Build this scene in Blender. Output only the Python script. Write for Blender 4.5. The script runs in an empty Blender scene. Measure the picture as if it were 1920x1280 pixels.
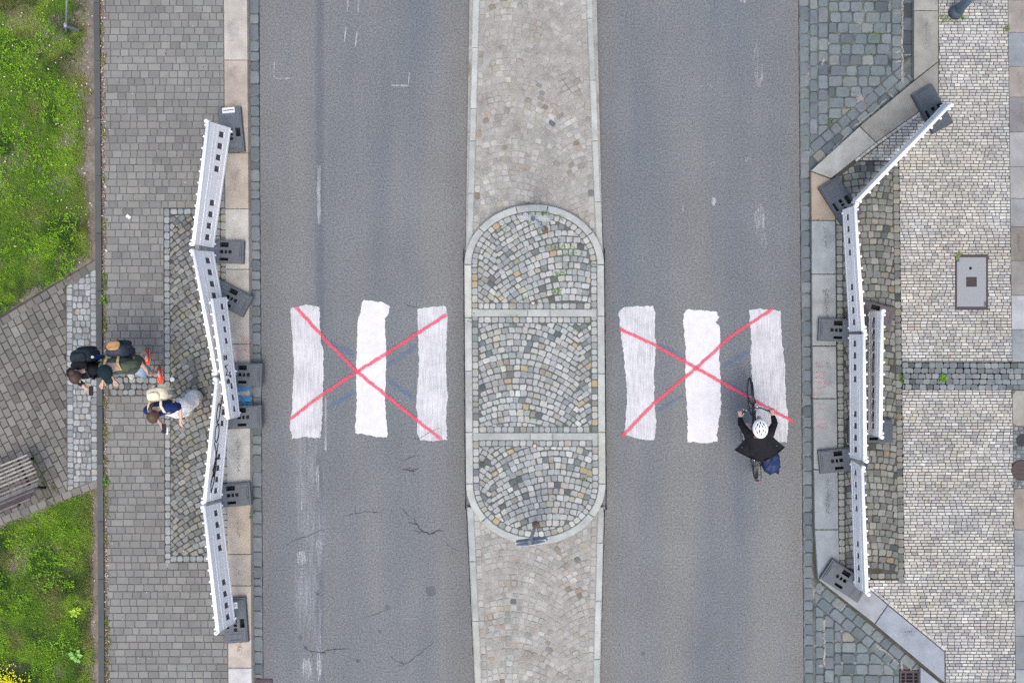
import bpy, bmesh, math, random
import numpy as np
from mathutils import Vector, Matrix, Euler

random.seed(7)
RNG = np.random.default_rng(7)
R = math.radians
scene = bpy.context.scene
COL = scene.collection

# ------------------------------------------------------------------ camera
CAM_H = 16.5                      # drone height over the road, metres
SCALE = 106.0                     # photograph pixels per metre on the road
NU, NV = 1110.0, 640.0            # photograph point straight below the drone
cam_data = bpy.data.cameras.new('camera')
cam = bpy.data.objects.new('camera', cam_data)
COL.objects.link(cam)
cam.location = (0, 0, CAM_H)
cam_data.sensor_width = 36.0
cam_data.lens = SCALE * CAM_H / 1920.0 * 36.0
cam_data.shift_x = (960.0 - NU) / 1920.0
cam_data.clip_end = 500.0
scene.camera = cam

# ------------------------------------------------------------------ sky and sun (bright overcast)
SUN_EL, SUN_ROT = R(66), R(172)
world = bpy.data.worlds.new('World')
scene.world = world
world.use_nodes = True
wn = world.node_tree
bg = wn.nodes['Background']
sky = wn.nodes.new('ShaderNodeTexSky')
sky.sky_type = 'NISHITA'
sky.sun_disc = False
sky.sun_elevation = SUN_EL
sky.sun_rotation = SUN_ROT
sky.air_density = 1.0
sky.dust_density = 4.0
sky.ozone_density = 0.35
wn.links.new(sky.outputs[0], bg.inputs['Color'])
bg.inputs['Strength'].default_value = 0.15
sun_data = bpy.data.lights.new('sun', 'SUN')
sun_data.energy = 0.7
sun_data.angle = R(40)
sun_data.color = (1.0, 0.95, 0.88)
sun = bpy.data.objects.new('sun', sun_data)
COL.objects.link(sun)
# the sun stands where the sky's own sun would stand
sd = Vector((math.sin(SUN_ROT) * math.cos(SUN_EL), math.cos(SUN_ROT) * math.cos(SUN_EL), math.sin(SUN_EL)))
sun.rotation_euler = sd.to_track_quat('Z', 'Y').to_euler()
scene.view_settings.view_transform = 'Standard'
scene.view_settings.look = 'None'
scene.view_settings.gamma = 1.0
scene.view_settings.exposure = 0.84
scene.view_settings.use_curve_mapping = False
scene.render.engine = 'CYCLES'
scene.cycles.use_denoising = False
scene.cycles.max_bounces = 6
scene.cycles.transparent_max_bounces = 12

# ------------------------------------------------------------------ helpers
def P(u, v, z=0.0):
    """point of the photograph -> point of the world at height z"""
    k = (CAM_H - z) / CAM_H / SCALE
    return Vector(((u - NU) * k, (NV - v) * k, z))

def s2l(c):
    c = c / 255.0
    return c / 12.92 if c <= 0.04045 else ((c + 0.055) / 1.055) ** 2.4

ALB = 0.68   # surface albedo per displayed value at this exposure
def rgb(r, g, b, k=ALB):
    return (s2l(r) * k, s2l(g) * k, s2l(b) * k, 1.0)

def muted(c, k=0.62):
    m = sum(c) / 3.0
    return rgb(*(m + k * (x - m) for x in c))

def tag(o, label=None, cat=None, group=None, kind=None):
    if label: o['label'] = label
    if cat: o['category'] = cat
    if group: o['group'] = group
    if kind: o['kind'] = kind
    return o

def empty(name, loc, rz=0.0, rot=None):
    o = bpy.data.objects.new(name, None)
    o.empty_display_size = 0.2
    COL.objects.link(o)
    o.location = loc
    o.rotation_euler = rot if rot else (0, 0, rz)
    return o

_h = {}
def vnoise(x, y, seed=0):
    """smooth value noise 0..1 (scalar)"""
    xi, yi = math.floor(x), math.floor(y)
    fx, fy = x - xi, y - yi
    fx = fx * fx * (3 - 2 * fx); fy = fy * fy * (3 - 2 * fy)
    def h(i, j):
        k = (i, j, seed)
        if k not in _h:
            n = (i * 374761393 + j * 668265263 + seed * 1442695041) & 0xffffffff
            n = ((n ^ (n >> 13)) * 1274126177) & 0xffffffff
            _h[k] = ((n ^ (n >> 16)) & 0xffff) / 65535.0
        return _h[k]
    a = h(xi, yi) * (1 - fx) + h(xi + 1, yi) * fx
    b = h(xi, yi + 1) * (1 - fx) + h(xi + 1, yi + 1) * fx
    return a * (1 - fy) + b * fy

def vnoise_np(x, y, seed=0):
    xi = np.floor(x).astype(np.int64); yi = np.floor(y).astype(np.int64)
    fx = x - xi; fy = y - yi
    fx = fx * fx * (3 - 2 * fx); fy = fy * fy * (3 - 2 * fy)
    def h(i, j):
        n = (i * 374761393 + j * 668265263 + seed * 1442695041) & 0xffffffff
        n = ((n ^ (n >> 13)) * 1274126177) & 0xffffffff
        return ((n ^ (n >> 16)) & 0xffff) / 65535.0
    a = h(xi, yi) * (1 - fx) + h(xi + 1, yi) * fx
    b = h(xi, yi + 1) * (1 - fx) + h(xi + 1, yi + 1) * fx
    return a * (1 - fy) + b * fy

# ------------------------------------------------------------------ materials
class NT:
    def __init__(self, name):
        self.m = bpy.data.materials.new(name)
        self.m.use_nodes = True
        self.t = self.m.node_tree
        self.bsdf = self.t.nodes['Principled BSDF']
        self.out = self.t.nodes['Material Output']
    def node(self, typ, **kw):
        n = self.t.nodes.new(typ)
        for k, v in kw.items(): setattr(n, k, v)
        return n
    def link(self, a, b): self.t.links.new(a, b)
    def put(self, sock, val):
        if hasattr(val, 'node'): self.link(val, sock)
        else: sock.default_value = val
    def pos(self):
        return self.node('ShaderNodeNewGeometry').outputs['Position']
    def math(self, op, a, b=0.0, clamp=False):
        n = self.node('ShaderNodeMath', operation=op, use_clamp=clamp)
        self.put(n.inputs[0], a); self.put(n.inputs[1], b)
        return n.outputs[0]
    def scale_vec(self, v, s):
        n = self.node('ShaderNodeVectorMath', operation='MULTIPLY')
        self.link(v, n.inputs[0]); n.inputs[1].default_value = s
        return n.outputs[0]
    def sep(self, v):
        n = self.node('ShaderNodeSeparateXYZ'); self.link(v, n.inputs[0]); return n.outputs
    def noise(self, v, scale, detail=2.0, rough=0.5):
        n = self.node('ShaderNodeTexNoise')
        self.link(v, n.inputs['Vector'])
        n.inputs['Scale'].default_value = scale
        n.inputs['Detail'].default_value = detail
        n.inputs['Roughness'].default_value = rough
        return n.outputs['Fac']
    def map(self, v, a, b, c, d):
        n = self.node('ShaderNodeMapRange'); n.clamp = True
        self.put(n.inputs[0], v)
        for i, x in enumerate((a, b, c, d)): n.inputs[i + 1].default_value = x
        return n.outputs[0]
    def mix(self, f, a, b, blend='MIX'):
        n = self.node('ShaderNodeMix', data_type='RGBA', blend_type=blend)
        self.put(n.inputs[0], f); self.put(n.inputs[6], a); self.put(n.inputs[7], b)
        return n.outputs[2]
    def gray(self, v):
        n = self.node('ShaderNodeCombineColor')
        for i in range(3): self.put(n.inputs[i], v)
        return n.outputs[0]
    def attr(self, name, fac=False):
        n = self.node('ShaderNodeAttribute', attribute_name=name)
        return n.outputs['Fac' if fac else 'Color']
    def bump(self, h, strength, dist):
        n = self.node('ShaderNodeBump')
        n.inputs['Strength'].default_value = strength
        n.inputs['Distance'].default_value = dist
        self.link(h, n.inputs['Height'])
        self.link(n.outputs[0], self.bsdf.inputs['Normal'])
    def done(self, color, rough=0.8, metal=0.0, spec=0.3, alpha=None):
        self.put(self.bsdf.inputs['Base Color'], color)
        self.put(self.bsdf.inputs['Roughness'], rough)
        self.bsdf.inputs['Metallic'].default_value = metal
        self.bsdf.inputs['Specular IOR Level'].default_value = spec
        if alpha is not None: self.put(self.bsdf.inputs['Alpha'], alpha)
        return self.m

def plain(name, col, rough=0.6, metal=0.0, spec=0.4, var=0.12, scale=18.0, bump=0.0):
    n = NT(name)
    p = n.node('ShaderNodeTexCoord').outputs['Object']
    f = n.map(n.noise(p, scale, 3), 0.25, 0.75, 1 - var, 1 + var)
    if bump: n.bump(n.noise(p, scale * 4, 3), bump, 0.01)
    return n.done(n.mix(1.0, col, n.gray(f), 'MULTIPLY'), rough, metal, spec)

def attr_stone(name, speck=0.22, speck_scale=70.0, mott=0.15, mott_scale=9.0, rough=0.85, bump=0.35):
    """stone whose own colour is stored per piece, with grain and mottling"""
    n = NT(name)
    p = n.pos()
    a = n.map(n.noise(p, speck_scale, 2, 0.7), 0.3, 0.7, 1 - speck, 1 + speck)
    b = n.map(n.noise(p, mott_scale, 3, 0.6), 0.3, 0.7, 1 - mott, 1 + mott)
    f = n.math('MULTIPLY', a, b)
    n.bump(n.noise(p, speck_scale * 0.6, 3), bump, 0.004)
    return n.done(n.mix(1.0, n.attr('col'), n.gray(f), 'MULTIPLY'), rough, 0.0, 0.25)

def ground_mat(name, c1, c2, scale, speck=0.3, speck_scale=60.0, c3=None, s3=2.0, t3=(0.55, 0.7), rough=0.95):
    n = NT(name)
    p = n.pos()
    col = n.mix(n.map(n.noise(p, scale, 4, 0.65), 0.35, 0.65, 0, 1), c1, c2)
    if c3: col = n.mix(n.map(n.noise(p, s3, 3, 0.6), t3[0], t3[1], 0, 1), col, c3)
    f = n.map(n.noise(p, speck_scale, 2, 0.7), 0.3, 0.7, 1 - speck, 1 + speck)
    n.bump(n.noise(p, speck_scale * 0.5, 3), 0.5, 0.006)
    return n.done(n.mix(1.0, col, n.gray(f), 'MULTIPLY'), rough, 0.0, 0.2)

# ------------------------------------------------------------------ mesh building
class MB:
    def __init__(self): self.v = []; self.f = []; self.s = []
    def add(self, vs, fs, smooth=False):
        b = len(self.v)
        self.v += [tuple(x) for x in vs]
        for f in fs:
            self.f.append([b + i for i in f]); self.s.append(smooth)
        return self
    def box(self, c, h, rz=0.0, M=None):
        cs, sn = math.cos(rz), math.sin(rz)
        vs = []
        for z in (-1, 1):
            for x, y in ((-1, -1), (1, -1), (1, 1), (-1, 1)):
                q = Vector((x * h[0], y * h[1], z * h[2]))
                q = Vector((q.x * cs - q.y * sn, q.x * sn + q.y * cs, q.z))
                if M is not None: q = M @ q
                vs.append(q + Vector(c))
        return self.add(vs, [(3, 2, 1, 0), (4, 5, 6, 7), (0, 1, 5, 4), (1, 2, 6, 5), (2, 3, 7, 6), (3, 0, 4, 7)])
    def bar(self, a, b, w, h, up=(0, 0, 1)):
        a, b = Vector(a), Vector(b)
        t = (b - a).normalized(); up = Vector(up)
        s = t.cross(up)
        if s.length < 1e-5: s = t.cross(Vector((1, 0, 0)))
        s.normalize(); n = s.cross(t)
        vs = []
        for p in (a, b):
            for x, y in ((-1, -1), (1, -1), (1, 1), (-1, 1)):
                vs.append(p + s * (x * w / 2) + n * (y * h / 2))
        return self.add(vs, [(3, 2, 1, 0), (4, 5, 6, 7), (0, 1, 5, 4), (1, 2, 6, 5), (2, 3, 7, 6), (3, 0, 4, 7)])
    def tube(self, pts, r, n=8, caps=True, closed=False):
        pts = [Vector(p) for p in pts]
        m = len(pts)
        rs = r if isinstance(r, (list, tuple)) else [r] * m
        prev = None
        vs = []
        for i, p in enumerate(pts):
            if closed: t = pts[(i + 1) % m] - pts[i - 1]
            else: t = pts[min(i + 1, m - 1)] - pts[max(i - 1, 0)]
            t.normalize()
            if prev is None:
                prev = t.orthogonal().normalized()
            s = (prev - t * prev.dot(t)).normalized(); prev = s
            q = t.cross(s)
            for k in range(n):
                a = 2 * math.pi * k / n
                vs.append(p + (s * math.cos(a) + q * math.sin(a)) * rs[i])
        fs = []
        for i in range(m if closed else m - 1):
            for k in range(n):
                j = (i + 1) % m
                fs.append((i * n + k, i * n + (k + 1) % n, j * n + (k + 1) % n, j * n + k))
        self.add(vs, fs, True)
        if caps and not closed:
            b = len(self.v) - m * n
            self.f.append([b + k for k in range(n)][::-1]); self.s.append(False)
            self.f.append([b + (m - 1) * n + k for k in range(n)]); self.s.append(False)
        return self
    def loft(self, rings, caps=True):
        """rings: (centre, half vector a, half vector b)"""
        n = 16
        vs = []
        for c, a, b in rings:
            c, a, b = Vector(c), Vector(a), Vector(b)
            for k in range(n):
                t = 2 * math.pi * k / n
                vs.append(c + a * math.cos(t) + b * math.sin(t))
        m = len(rings); fs = []
        for i in range(m - 1):
            for k in range(n):
                fs.append((i * n + k, i * n + (k + 1) % n, (i + 1) * n + (k + 1) % n, (i + 1) * n + k))
        self.add(vs, fs, True)
        if caps:
            b0 = len(self.v) - m * n
            self.f.append([b0 + k for k in range(n)][::-1]); self.s.append(True)
            self.f.append([b0 + (m - 1) * n + k for k in range(n)]); self.s.append(True)
        return self
    def superell(self, c, r, e=0.5, nu=16, nv=10, M=None, keep=None):
        def pw(x, p): return math.copysign(abs(x) ** p, x)
        vs = []; 
        for j in range(nv + 1):
            ph = -math.pi / 2 + math.pi * j / nv
            for i in range(nu):
                th = 2 * math.pi * i / nu
                q = Vector((r[0] * pw(math.cos(ph), e) * pw(math.cos(th), e),
                            r[1] * pw(math.cos(ph), e) * pw(math.sin(th), e),
                            r[2] * pw(math.sin(ph), e)))
                if M is not None: q = M @ q
                vs.append(q + Vector(c))
        fs = []
        for j in range(nv):
            for i in range(nu):
                f = (j * nu + i, j * nu + (i + 1) % nu, (j + 1) * nu + (i + 1) % nu, (j + 1) * nu + i)
                if keep is None or all(keep(vs[q]) for q in f): fs.append(f)
        return self.add(vs, fs, True)
    def prism(self, poly, z0, z1, bev=0.0):
        p = [Vector((q[0], q[1])) for q in poly]
        n = len(p)
        ins = inset(p, bev) if bev else p
        vs = [(q.x, q.y, z0) for q in p] + [(q.x, q.y, z1 - bev) for q in p] + [(q.x, q.y, z1) for q in ins]
        fs = []
        for i in range(n):
            j = (i + 1) % n
            fs.append((i, j, n + j, n + i))
            if bev: fs.append((n + i, n + j, 2 * n + j, 2 * n + i))
        fs.append([2 * n + i for i in range(n)])
        return self.add(vs, fs)
    def build(self, name, m, parent=None, centre=True):
        me = bpy.data.meshes.new(name)
        c = Vector((0, 0, 0))
        if centre and self.v:
            a = np.array(self.v)
            lo, hi = a.min(0), a.max(0)
            c = Vector(((lo + hi) / 2).tolist())
            a = a - np.array(c)
            vs = a.tolist()
        else: vs = self.v
        me.from_pydata(vs, [], self.f)
        me.polygons.foreach_set('use_smooth', self.s)
        if m: me.materials.append(m)
        me.update()
        o = bpy.data.objects.new(name, me)
        COL.objects.link(o)
        o.location = c
        if parent:
            o.parent = parent
            if parent.type == 'MESH': o.location = c - parent.location
        return o

def area2(p):
    return 0.5 * sum(p[i][0] * p[(i + 1) % len(p)][1] - p[(i + 1) % len(p)][0] * p[i][1] for i in range(len(p)))

def inset(p, d):
    """move the edges of a counter-clockwise polygon inwards by d"""
    n = len(p); out = []
    for i in range(n):
        a, b, c = p[i - 1], p[i], p[(i + 1) % n]
        e1 = (b - a); e2 = (c - b)
        if e1.length < 1e-9 or e2.length < 1e-9:
            out.append(b.copy()); continue
        e1.normalize(); e2.normalize()
        n1 = Vector((-e1.y, e1.x)); n2 = Vector((-e2.y, e2.x))
        m = n1 + n2
        if m.length < 1e-6: m = n1
        m.normalize()
        k = d / max(0.45, m.dot(n1))
        out.append(b + m * k)
    return out

def clip_half(poly, a, b):
    """keep the part of poly on the left of the line a->b"""
    out = []
    n = len(poly)
    def side(p): return (b[0] - a[0]) * (p[1] - a[1]) - (b[1] - a[1]) * (p[0] - a[0])
    for i in range(n):
        p, q = poly[i], poly[(i + 1) % n]
        sp, sq = side(p), side(q)
        if sp >= 0: out.append(p)
        if (sp >= 0) != (sq >= 0):
            t = sp / (sp - sq)
            out.append((p[0] + (q[0] - p[0]) * t, p[1] + (q[1] - p[1]) * t))
    return out

def clip_poly(poly, region):
    """region: convex, same winding as made positive by area2"""
    if area2(region) < 0: region = region[::-1]
    if area2(poly) < 0: poly = poly[::-1]
    for i in range(len(region)):
        poly = clip_half(poly, region[i], region[(i + 1) % len(region)])
        if len(poly) < 3: return []
    return poly

def inside(p, region):
    c = False; n = len(region)
    for i in range(n):
        a, b = region[i], region[i - 1]
        if (a[1] > p[1]) != (b[1] > p[1]) and p[0] < (b[0] - a[0]) * (p[1] - a[1]) / (b[1] - a[1]) + a[0]: c = not c
    return c

def pick(pal, jit=5):
    tot = sum(w for _, w in pal); x = random.random() * tot
    for c, w in pal:
        x -= w
        if x <= 0: break
    d = random.gauss(0, jit)
    m = sum(c) / 3.0
    c = [m + 0.72 * (k - m) for k in c]
    c[0] -= 1.5; c[2] -= 3.0
    return rgb(*(max(12, min(250, k + d + random.gauss(0, jit * 0.25))) for k in c))

def sheet(name, polys, z, m, parent=None, kind='structure', px=True):
    b = MB()
    for p in polys:
        q = [tuple(P(u, v, z)) for u, v in p] if px else [(x, y, z) for x, y in p]
        if area2(q) < 0: q = q[::-1]
        b.add(q, [list(range(len(q)))])
    o = b.build(name, m, parent, centre=False)
    if kind: o['kind'] = kind
    return o

def col_mesh(name, vs, fs, cols, m, smooth=None):
    me = bpy.data.meshes.new(name)
    me.from_pydata(vs, [], fs)
    at = me.attributes.new('col', 'FLOAT_COLOR', 'FACE')
    at.data.foreach_set('color', np.asarray(cols, dtype=np.float32).ravel())
    if smooth is not None: me.polygons.foreach_set('use_smooth', smooth)
    me.materials.append(m)
    return me

class Stones:
    """collects paving pieces, then links the largest 300 one by one and joins the rest"""
    def __init__(self): self.items = []
    def add(self, poly, zt, col, bev=0.007, dep=0.05, tilt=0.006, rnd=0.0, px=True):
        if px: poly = [(lambda w: (w.x, w.y))(P(u, v, zt)) for u, v in poly]
        if area2(poly) < 0: poly = poly[::-1]
        a = area2(poly)
        if a < 2e-4: return
        if rnd:
            q = []; n = len(poly)
            for i in range(n):
                p0, p1, p2 = Vector(poly[i - 1]), Vector(poly[i]), Vector(poly[(i + 1) % n])
                l1 = min(rnd * random.uniform(0.6, 1.3), (p0 - p1).length * 0.45)
                l2 = min(rnd * random.uniform(0.6, 1.3), (p2 - p1).length * 0.45)
                q.append(p1 + (p0 - p1).normalized() * l1)
                q.append(p1 + (p2 - p1).normalized() * l2)
            poly = q
        else: poly = [Vector(p) for p in poly]
        # drop doubled points
        poly = [p for i, p in enumerate(poly) if (p - poly[i - 1]).length > 5e-4]
        if len(poly) < 3: return
        c = sum(poly, Vector((0, 0))) / len(poly)
        rad = min((p - c).length for p in poly)
        b = min(bev, rad * 0.35)
        ins = [p + (c - p).normalized() * b * 1.25 for p in poly]
        gx, gy = random.gauss(0, tilt), random.gauss(0, tilt)
        dz = max(-0.003, min(0.003, random.gauss(0, tilt * 0.06)))
        n = len(poly)
        def Z(p): return zt + dz + gx * (p.x - c.x) + gy * (p.y - c.y)
        vs = [(p.x - c.x, p.y - c.y, Z(p)) for p in ins] + [(p.x - c.x, p.y - c.y, Z(p) - b * 0.8) for p in poly] + [(p.x - c.x, p.y - c.y, zt - dep) for p in poly]
        fs = [list(range(n))]
        for i in range(n):
            j = (i + 1) % n
            fs.append([n + i, n + j, j, i]); fs.append([2 * n + i, 2 * n + j, n + j, n + i])
        self.items.append((a, c, vs, fs, col))
    def emit(self, parent, name, m, limit=300):
        def seen(it):
            u = it[1].x * SCALE + NU; v = NV - it[1].y * SCALE
            return 0 < u < 1920 and 0 < v < 1280
        inn = sorted([i for i in self.items if seen(i)], key=lambda t: -t[0])
        out = [i for i in self.items if not seen(i)]
        single, rest = inn[:limit], inn[limit:] + out
        for a, c, vs, fs, col in single:
            me = col_mesh(name, vs, fs, [col] * len(fs), m)
            o = bpy.data.objects.new(name, me)
            o.location = (c.x, c.y, 0); o.parent = parent
            COL.objects.link(o)
        if rest:
            V = []; F = []; C = []
            for a, c, vs, fs, col in rest:
                b = len(V)
                V += [(x + c.x, y + c.y, z) for x, y, z in vs]
                F += [[b + k for k in f] for f in fs]
                C += [col] * len(fs)
            me = col_mesh(name + 's_joined', V, F, C, m)
            o = bpy.data.objects.new('small_' + name + 's', me)
            o.parent = parent; o['kind'] = 'stuff'
            COL.objects.link(o)

def rows(st, regions, o, ang, pitch, lens, gap, zt, colf, bev=0.006, rnd=0.0, jit=0.0, rng=(-2000, 2000), minfrac=0.18, tilt=0.005, holes=(), srange=None):
    """courses of rectangular pieces, in photograph pixels on the ground, clipped to convex regions"""
    ca, sa = math.cos(R(ang)), math.sin(R(ang))
    def W(s, t): return (o[0] + s * ca - t * sa, o[1] + s * sa + t * ca)
    allp = [p for r in regions for p in r]
    S = [(p[0] - o[0]) * ca + (p[1] - o[1]) * sa for p in allp]
    T = [-(p[0] - o[0]) * sa + (p[1] - o[1]) * ca for p in allp]
    s0, s1 = (min(S), max(S)); t0, t1 = min(T), max(T)
    k0 = math.floor(t0 / pitch); k1 = math.ceil(t1 / pitch)
    boxes = [(min(p[0] for p in r), max(p[0] for p in r), min(p[1] for p in r), max(p[1] for p in r)) for r in regions]
    for k in range(k0, k1):
        s = s0 - random.uniform(0, lens(k))
        while s < s1:
            L = lens(k)
            g = gap / 2
            j = lambda: random.uniform(-jit, jit)
            q = [W(s + g + j(), k * pitch + g + j()), W(s + L - g + j(), k * pitch + g + j()),
                 W(s + L - g + j(), (k + 1) * pitch - g + j()), W(s + g + j(), (k + 1) * pitch - g + j())]
            s += L
            cx, cy = sum(p[0] for p in q) / 4, sum(p[1] for p in q) / 4
            full = abs(area2(q))
            col = None
            for r, bx in zip(regions, boxes):
                if cx < bx[0] - L or cx > bx[1] + L or cy < bx[2] - L or cy > bx[3] + L: continue
                c = clip_poly(q, r)
                if len(c) < 3 or abs(area2(c)) < minfrac * full: continue
                if any(inside((cx, cy), h) for h in holes): continue
                if col is None: col = colf(cx, cy)
                st.add(c, zt, col, bev=bev, rnd=rnd, tilt=tilt)

def arc_cobbles(st, regions, box, cell, A, Wd, s0, zt, colf, slope0=0.0, gap=1.2, jit=0.9, rnd=0.015, bev=0.008, tilt=0.03, minfrac=0.3, drop=0.0):
    """segmental-arc setts: rows that arch with width Wd and rise A (pixels)"""
    u0, v0, u1, v1 = box
    def f(s):
        x = ((s - s0) / Wd) % 1.0 - 0.5
        return A * (4 * x * x) + slope0 * s, (A * 8 * x / Wd + slope0)
    nk = int((v1 - v0 + 2 * abs(A) + abs(slope0) * (u1 - u0)) / cell) + 4
    for k in range(-int((abs(A) + abs(slope0) * abs(u1)) / cell) - 3 - int(abs(slope0) * (u1 - u0) / cell), nk + int(abs(slope0) * (u1 + 200) / cell)):
        s = u0 - random.uniform(0, cell)
        while s < u1 + cell:
            y0, sl = f(s)
            cs = 1.0 / math.sqrt(1 + sl * sl)
            w = cell * random.uniform(0.82, 1.22) * min(1.0, cs * 1.04)
            sc = s + w / 2
            y, sl = f(sc)
            cs = 1.0 / math.sqrt(1 + sl * sl)
            cy = v0 + k * cell * 1.0 + y
            th = math.atan(sl)
            hw = w / cs / 2 - gap / 2; hh = cell * cs / 2 - gap / 2 + random.uniform(-0.5, 0.4)
            s += w
            if cy < v0 - cell or cy > v1 + cell: continue
            q = []
            for x, z in ((-1, -1), (1, -1), (1, 1), (-1, 1)):
                dx, dy = x * hw + random.uniform(-jit, jit), z * hh + random.uniform(-jit, jit)
                q.append((sc + dx * math.cos(th) - dy * math.sin(th), cy + dx * math.sin(th) + dy * math.cos(th)))
            full = abs(area2(q))
            if random.random() < drop: continue
            for r in regions:
                c = clip_poly(q, r)
                if len(c) < 3 or abs(area2(c)) < minfrac * full: continue
                st.add(c, zt, colf(sc, cy), bev=bev, rnd=rnd, tilt=tilt)
                break
# ------------------------------------------------------------------ heights
Z_WALK = 0.10      # pavements above the road
Z_FLAT = 0.06      # flush ends of the island
Z_ISL = 0.15       # raised middle of the island

M_STONE = attr_stone('granite_sett', speck=0.24, speck_scale=75, mott=0.12)
M_PAVER = attr_stone('concrete_paver', speck=0.16, speck_scale=90, mott=0.10, mott_scale=3.0)
M_TILE = attr_stone('marble_mosaic', speck=0.12, speck_scale=60, mott=0.08, mott_scale=2.0, bump=0.2)
M_SLAB = attr_stone('granite_slab', speck=0.20, speck_scale=85, mott=0.16, mott_scale=4.0, bump=0.3)
M_WORN = attr_stone('worn_sett', speck=0.18, speck_scale=70, mott=0.20, mott_scale=5.0)

M_SOIL = ground_mat('soil', rgb(146, 138, 128), rgb(112, 104, 95), 6.0, c3=rgb(122, 90, 70), s3=1.1, t3=(0.64, 0.8))
M_BED_D = ground_mat('dark_joint_sand', rgb(92, 90, 82), rgb(72, 70, 64), 7.0, c3=rgb(84, 90, 64), s3=1.6)
M_BED_M = ground_mat('mossy_joint_sand', rgb(112, 114, 107), rgb(96, 99, 93), 6.0, c3=rgb(98, 108, 78), s3=2.2, t3=(0.55, 0.72))
M_BED_L = ground_mat('mortar_joint', rgb(176, 174, 168), rgb(156, 154, 148), 6.0, c3=rgb(136, 130, 118), s3=1.5)
M_BED_G = ground_mat('grey_joint_sand', rgb(126, 124, 119), rgb(108, 107, 103), 6.0)
M_BED_T = ground_mat('mosaic_joint_sand', rgb(102, 99, 94), rgb(80, 78, 74), 6.0)
M_BED_C = ground_mat('weathered_mortar', rgb(120, 126, 122), rgb(76, 84, 84), 3.5, c3=rgb(156, 152, 146), s3=2.4, t3=(0.58, 0.66))

# ------------------------------------------------------------------ ground sheet
g = MB(); g.add([(-150, -150, -0.05), (150, -150, -0.05), (150, 150, -0.05), (-150, 150, -0.05)], [(0, 1, 2, 3)])
go = g.build('ground', M_SOIL, centre=False); go['kind'] = 'structure'

# ------------------------------------------------------------------ asphalt road
def road_material():
    n = NT('asphalt')
    p = n.pos()
    x, y, z = n.sep(p)
    wob = n.math('MULTIPLY', n.math('SUBTRACT', n.noise(p, 1.2, 2), 0.5), 0.06)
    xw = n.math('ADD', x, wob)
    base = n.mix(n.map(n.noise(n.scale_vec(p, (0.9, 0.10, 1)), 1.0, 3), 0.35, 0.65, 0, 1), rgb(111, 118, 124), rgb(129, 131, 130))
    patch = n.map(n.noise(p, 0.7, 4, 0.6), 0.3, 0.7, 0.93, 1.07)
    def band(x0, x1, soft):
        a = n.map(xw, x0 - soft, x0 + soft, 0, 1); b = n.map(xw, x1 - soft, x1 + soft, 1, 0)
        return n.math('MULTIPLY', a, b)
    X = lambda u: (u - NU) / SCALE
    def dim(fac, col, c2): return n.mix(fac, col, c2)
    # lane seam with a darker sealed strip
    seam = n.math('MULTIPLY', band(X(592), X(607), 0.035), 0.5)
    base = n.mix(seam, base, rgb(92, 101, 110))
    # dusty margins beside the kerbs
    for u0, u1 in ((478, 512), (842, 884), (1118, 1152), (1478, 1512)):
        base = n.mix(n.math('MULTIPLY', band(X(u0), X(u1), 0.12), n.map(n.noise(p, 2.2, 3), 0.3, 0.7, 0.15, 0.6)), base, rgb(120, 117, 112))
    # ghost of old road paint left of the seam, lower half
    gy = n.map(y, -0.6, -2.2, 0, 1); gy2 = n.map(y, -5.6, -4.6, 0.35, 1)
    gm = n.math('MULTIPLY', n.math('MULTIPLY', band(X(556), X(606), 0.06), gy), gy2)
    gm = n.math('MULTIPLY', gm, n.map(n.noise(n.scale_vec(p, (14, 1.0, 1)), 1.0, 4, 0.7), 0.42, 0.72, 0, 0.55))
    base = n.mix(gm, base, rgb(172, 178, 186))
    sp = n.noise(p, 34, 3, 0.85)
    sp2 = n.noise(p, 130, 1, 0.6)
    f = n.math('MULTIPLY', n.map(sp, 0.34, 0.66, 0.56, 1.44), n.map(sp2, 0.3, 0.7, 0.84, 1.16))
    f = n.math('MULTIPLY', f, patch)
    # pale chips and dark pits of the aggregate
    v = n.node('ShaderNodeTexVoronoi'); n.link(p, v.inputs['Vector']); v.inputs['Scale'].default_value = 30
    pit = n.map(v.outputs['Distance'], 0.02, 0.15, 0.58, 1.0)
    f = n.math('MULTIPLY', f, pit)
    n.bump(sp, 0.6, 0.006)
    return n.done(n.mix(1.0, base, n.gray(n.math('MULTIPLY', f, 1.05)), 'MULTIPLY'), 0.88, 0, 0.25)
M_ROAD = road_material()
road = sheet('road', [[(486, -1500), (1506, -1500), (1512, 2800), (490, 2800)]], 0.0, M_ROAD)

# ------------------------------------------------------------------ left: gutter, kerb, brick pavement
def skew(u, v): return u + (v - 640) * 0.0066

gut = sheet('gutter', [[(467, -140), (488, -140), (499, 1420), (478, 1420)]], -0.008, M_BED_C)
st = Stones(); v = -130.0
BLUE = [((118, 128, 138), 6), ((110, 120, 131), 4), ((128, 136, 142), 3), ((100, 110, 122), 1)]
while v < 1271:
    L = random.choice((15, 18, 20, 22, 26, 29)) * random.uniform(0.95, 1.1)
    if v + L > 1271 and v < 1271: L = 1271 - v
    if L > 6:
        q = [(skew(471.5, v) + random.uniform(-.6, .8), v + 0.8), (skew(488.4, v) + random.uniform(-.4, 1), v + 0.8 + random.uniform(-.6, .6)), (skew(488.4, v + L) + random.uniform(-.4, 1), v + L - 0.8), (skew(471.5, v + L) + random.uniform(-.6, .8), v + L - 0.8)]
        st.add(q, 0.012, pick(BLUE, 4), bev=0.012, rnd=0.03, tilt=0.015)
    v += L
st.emit(gut, 'sett', M_STONE)

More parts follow.
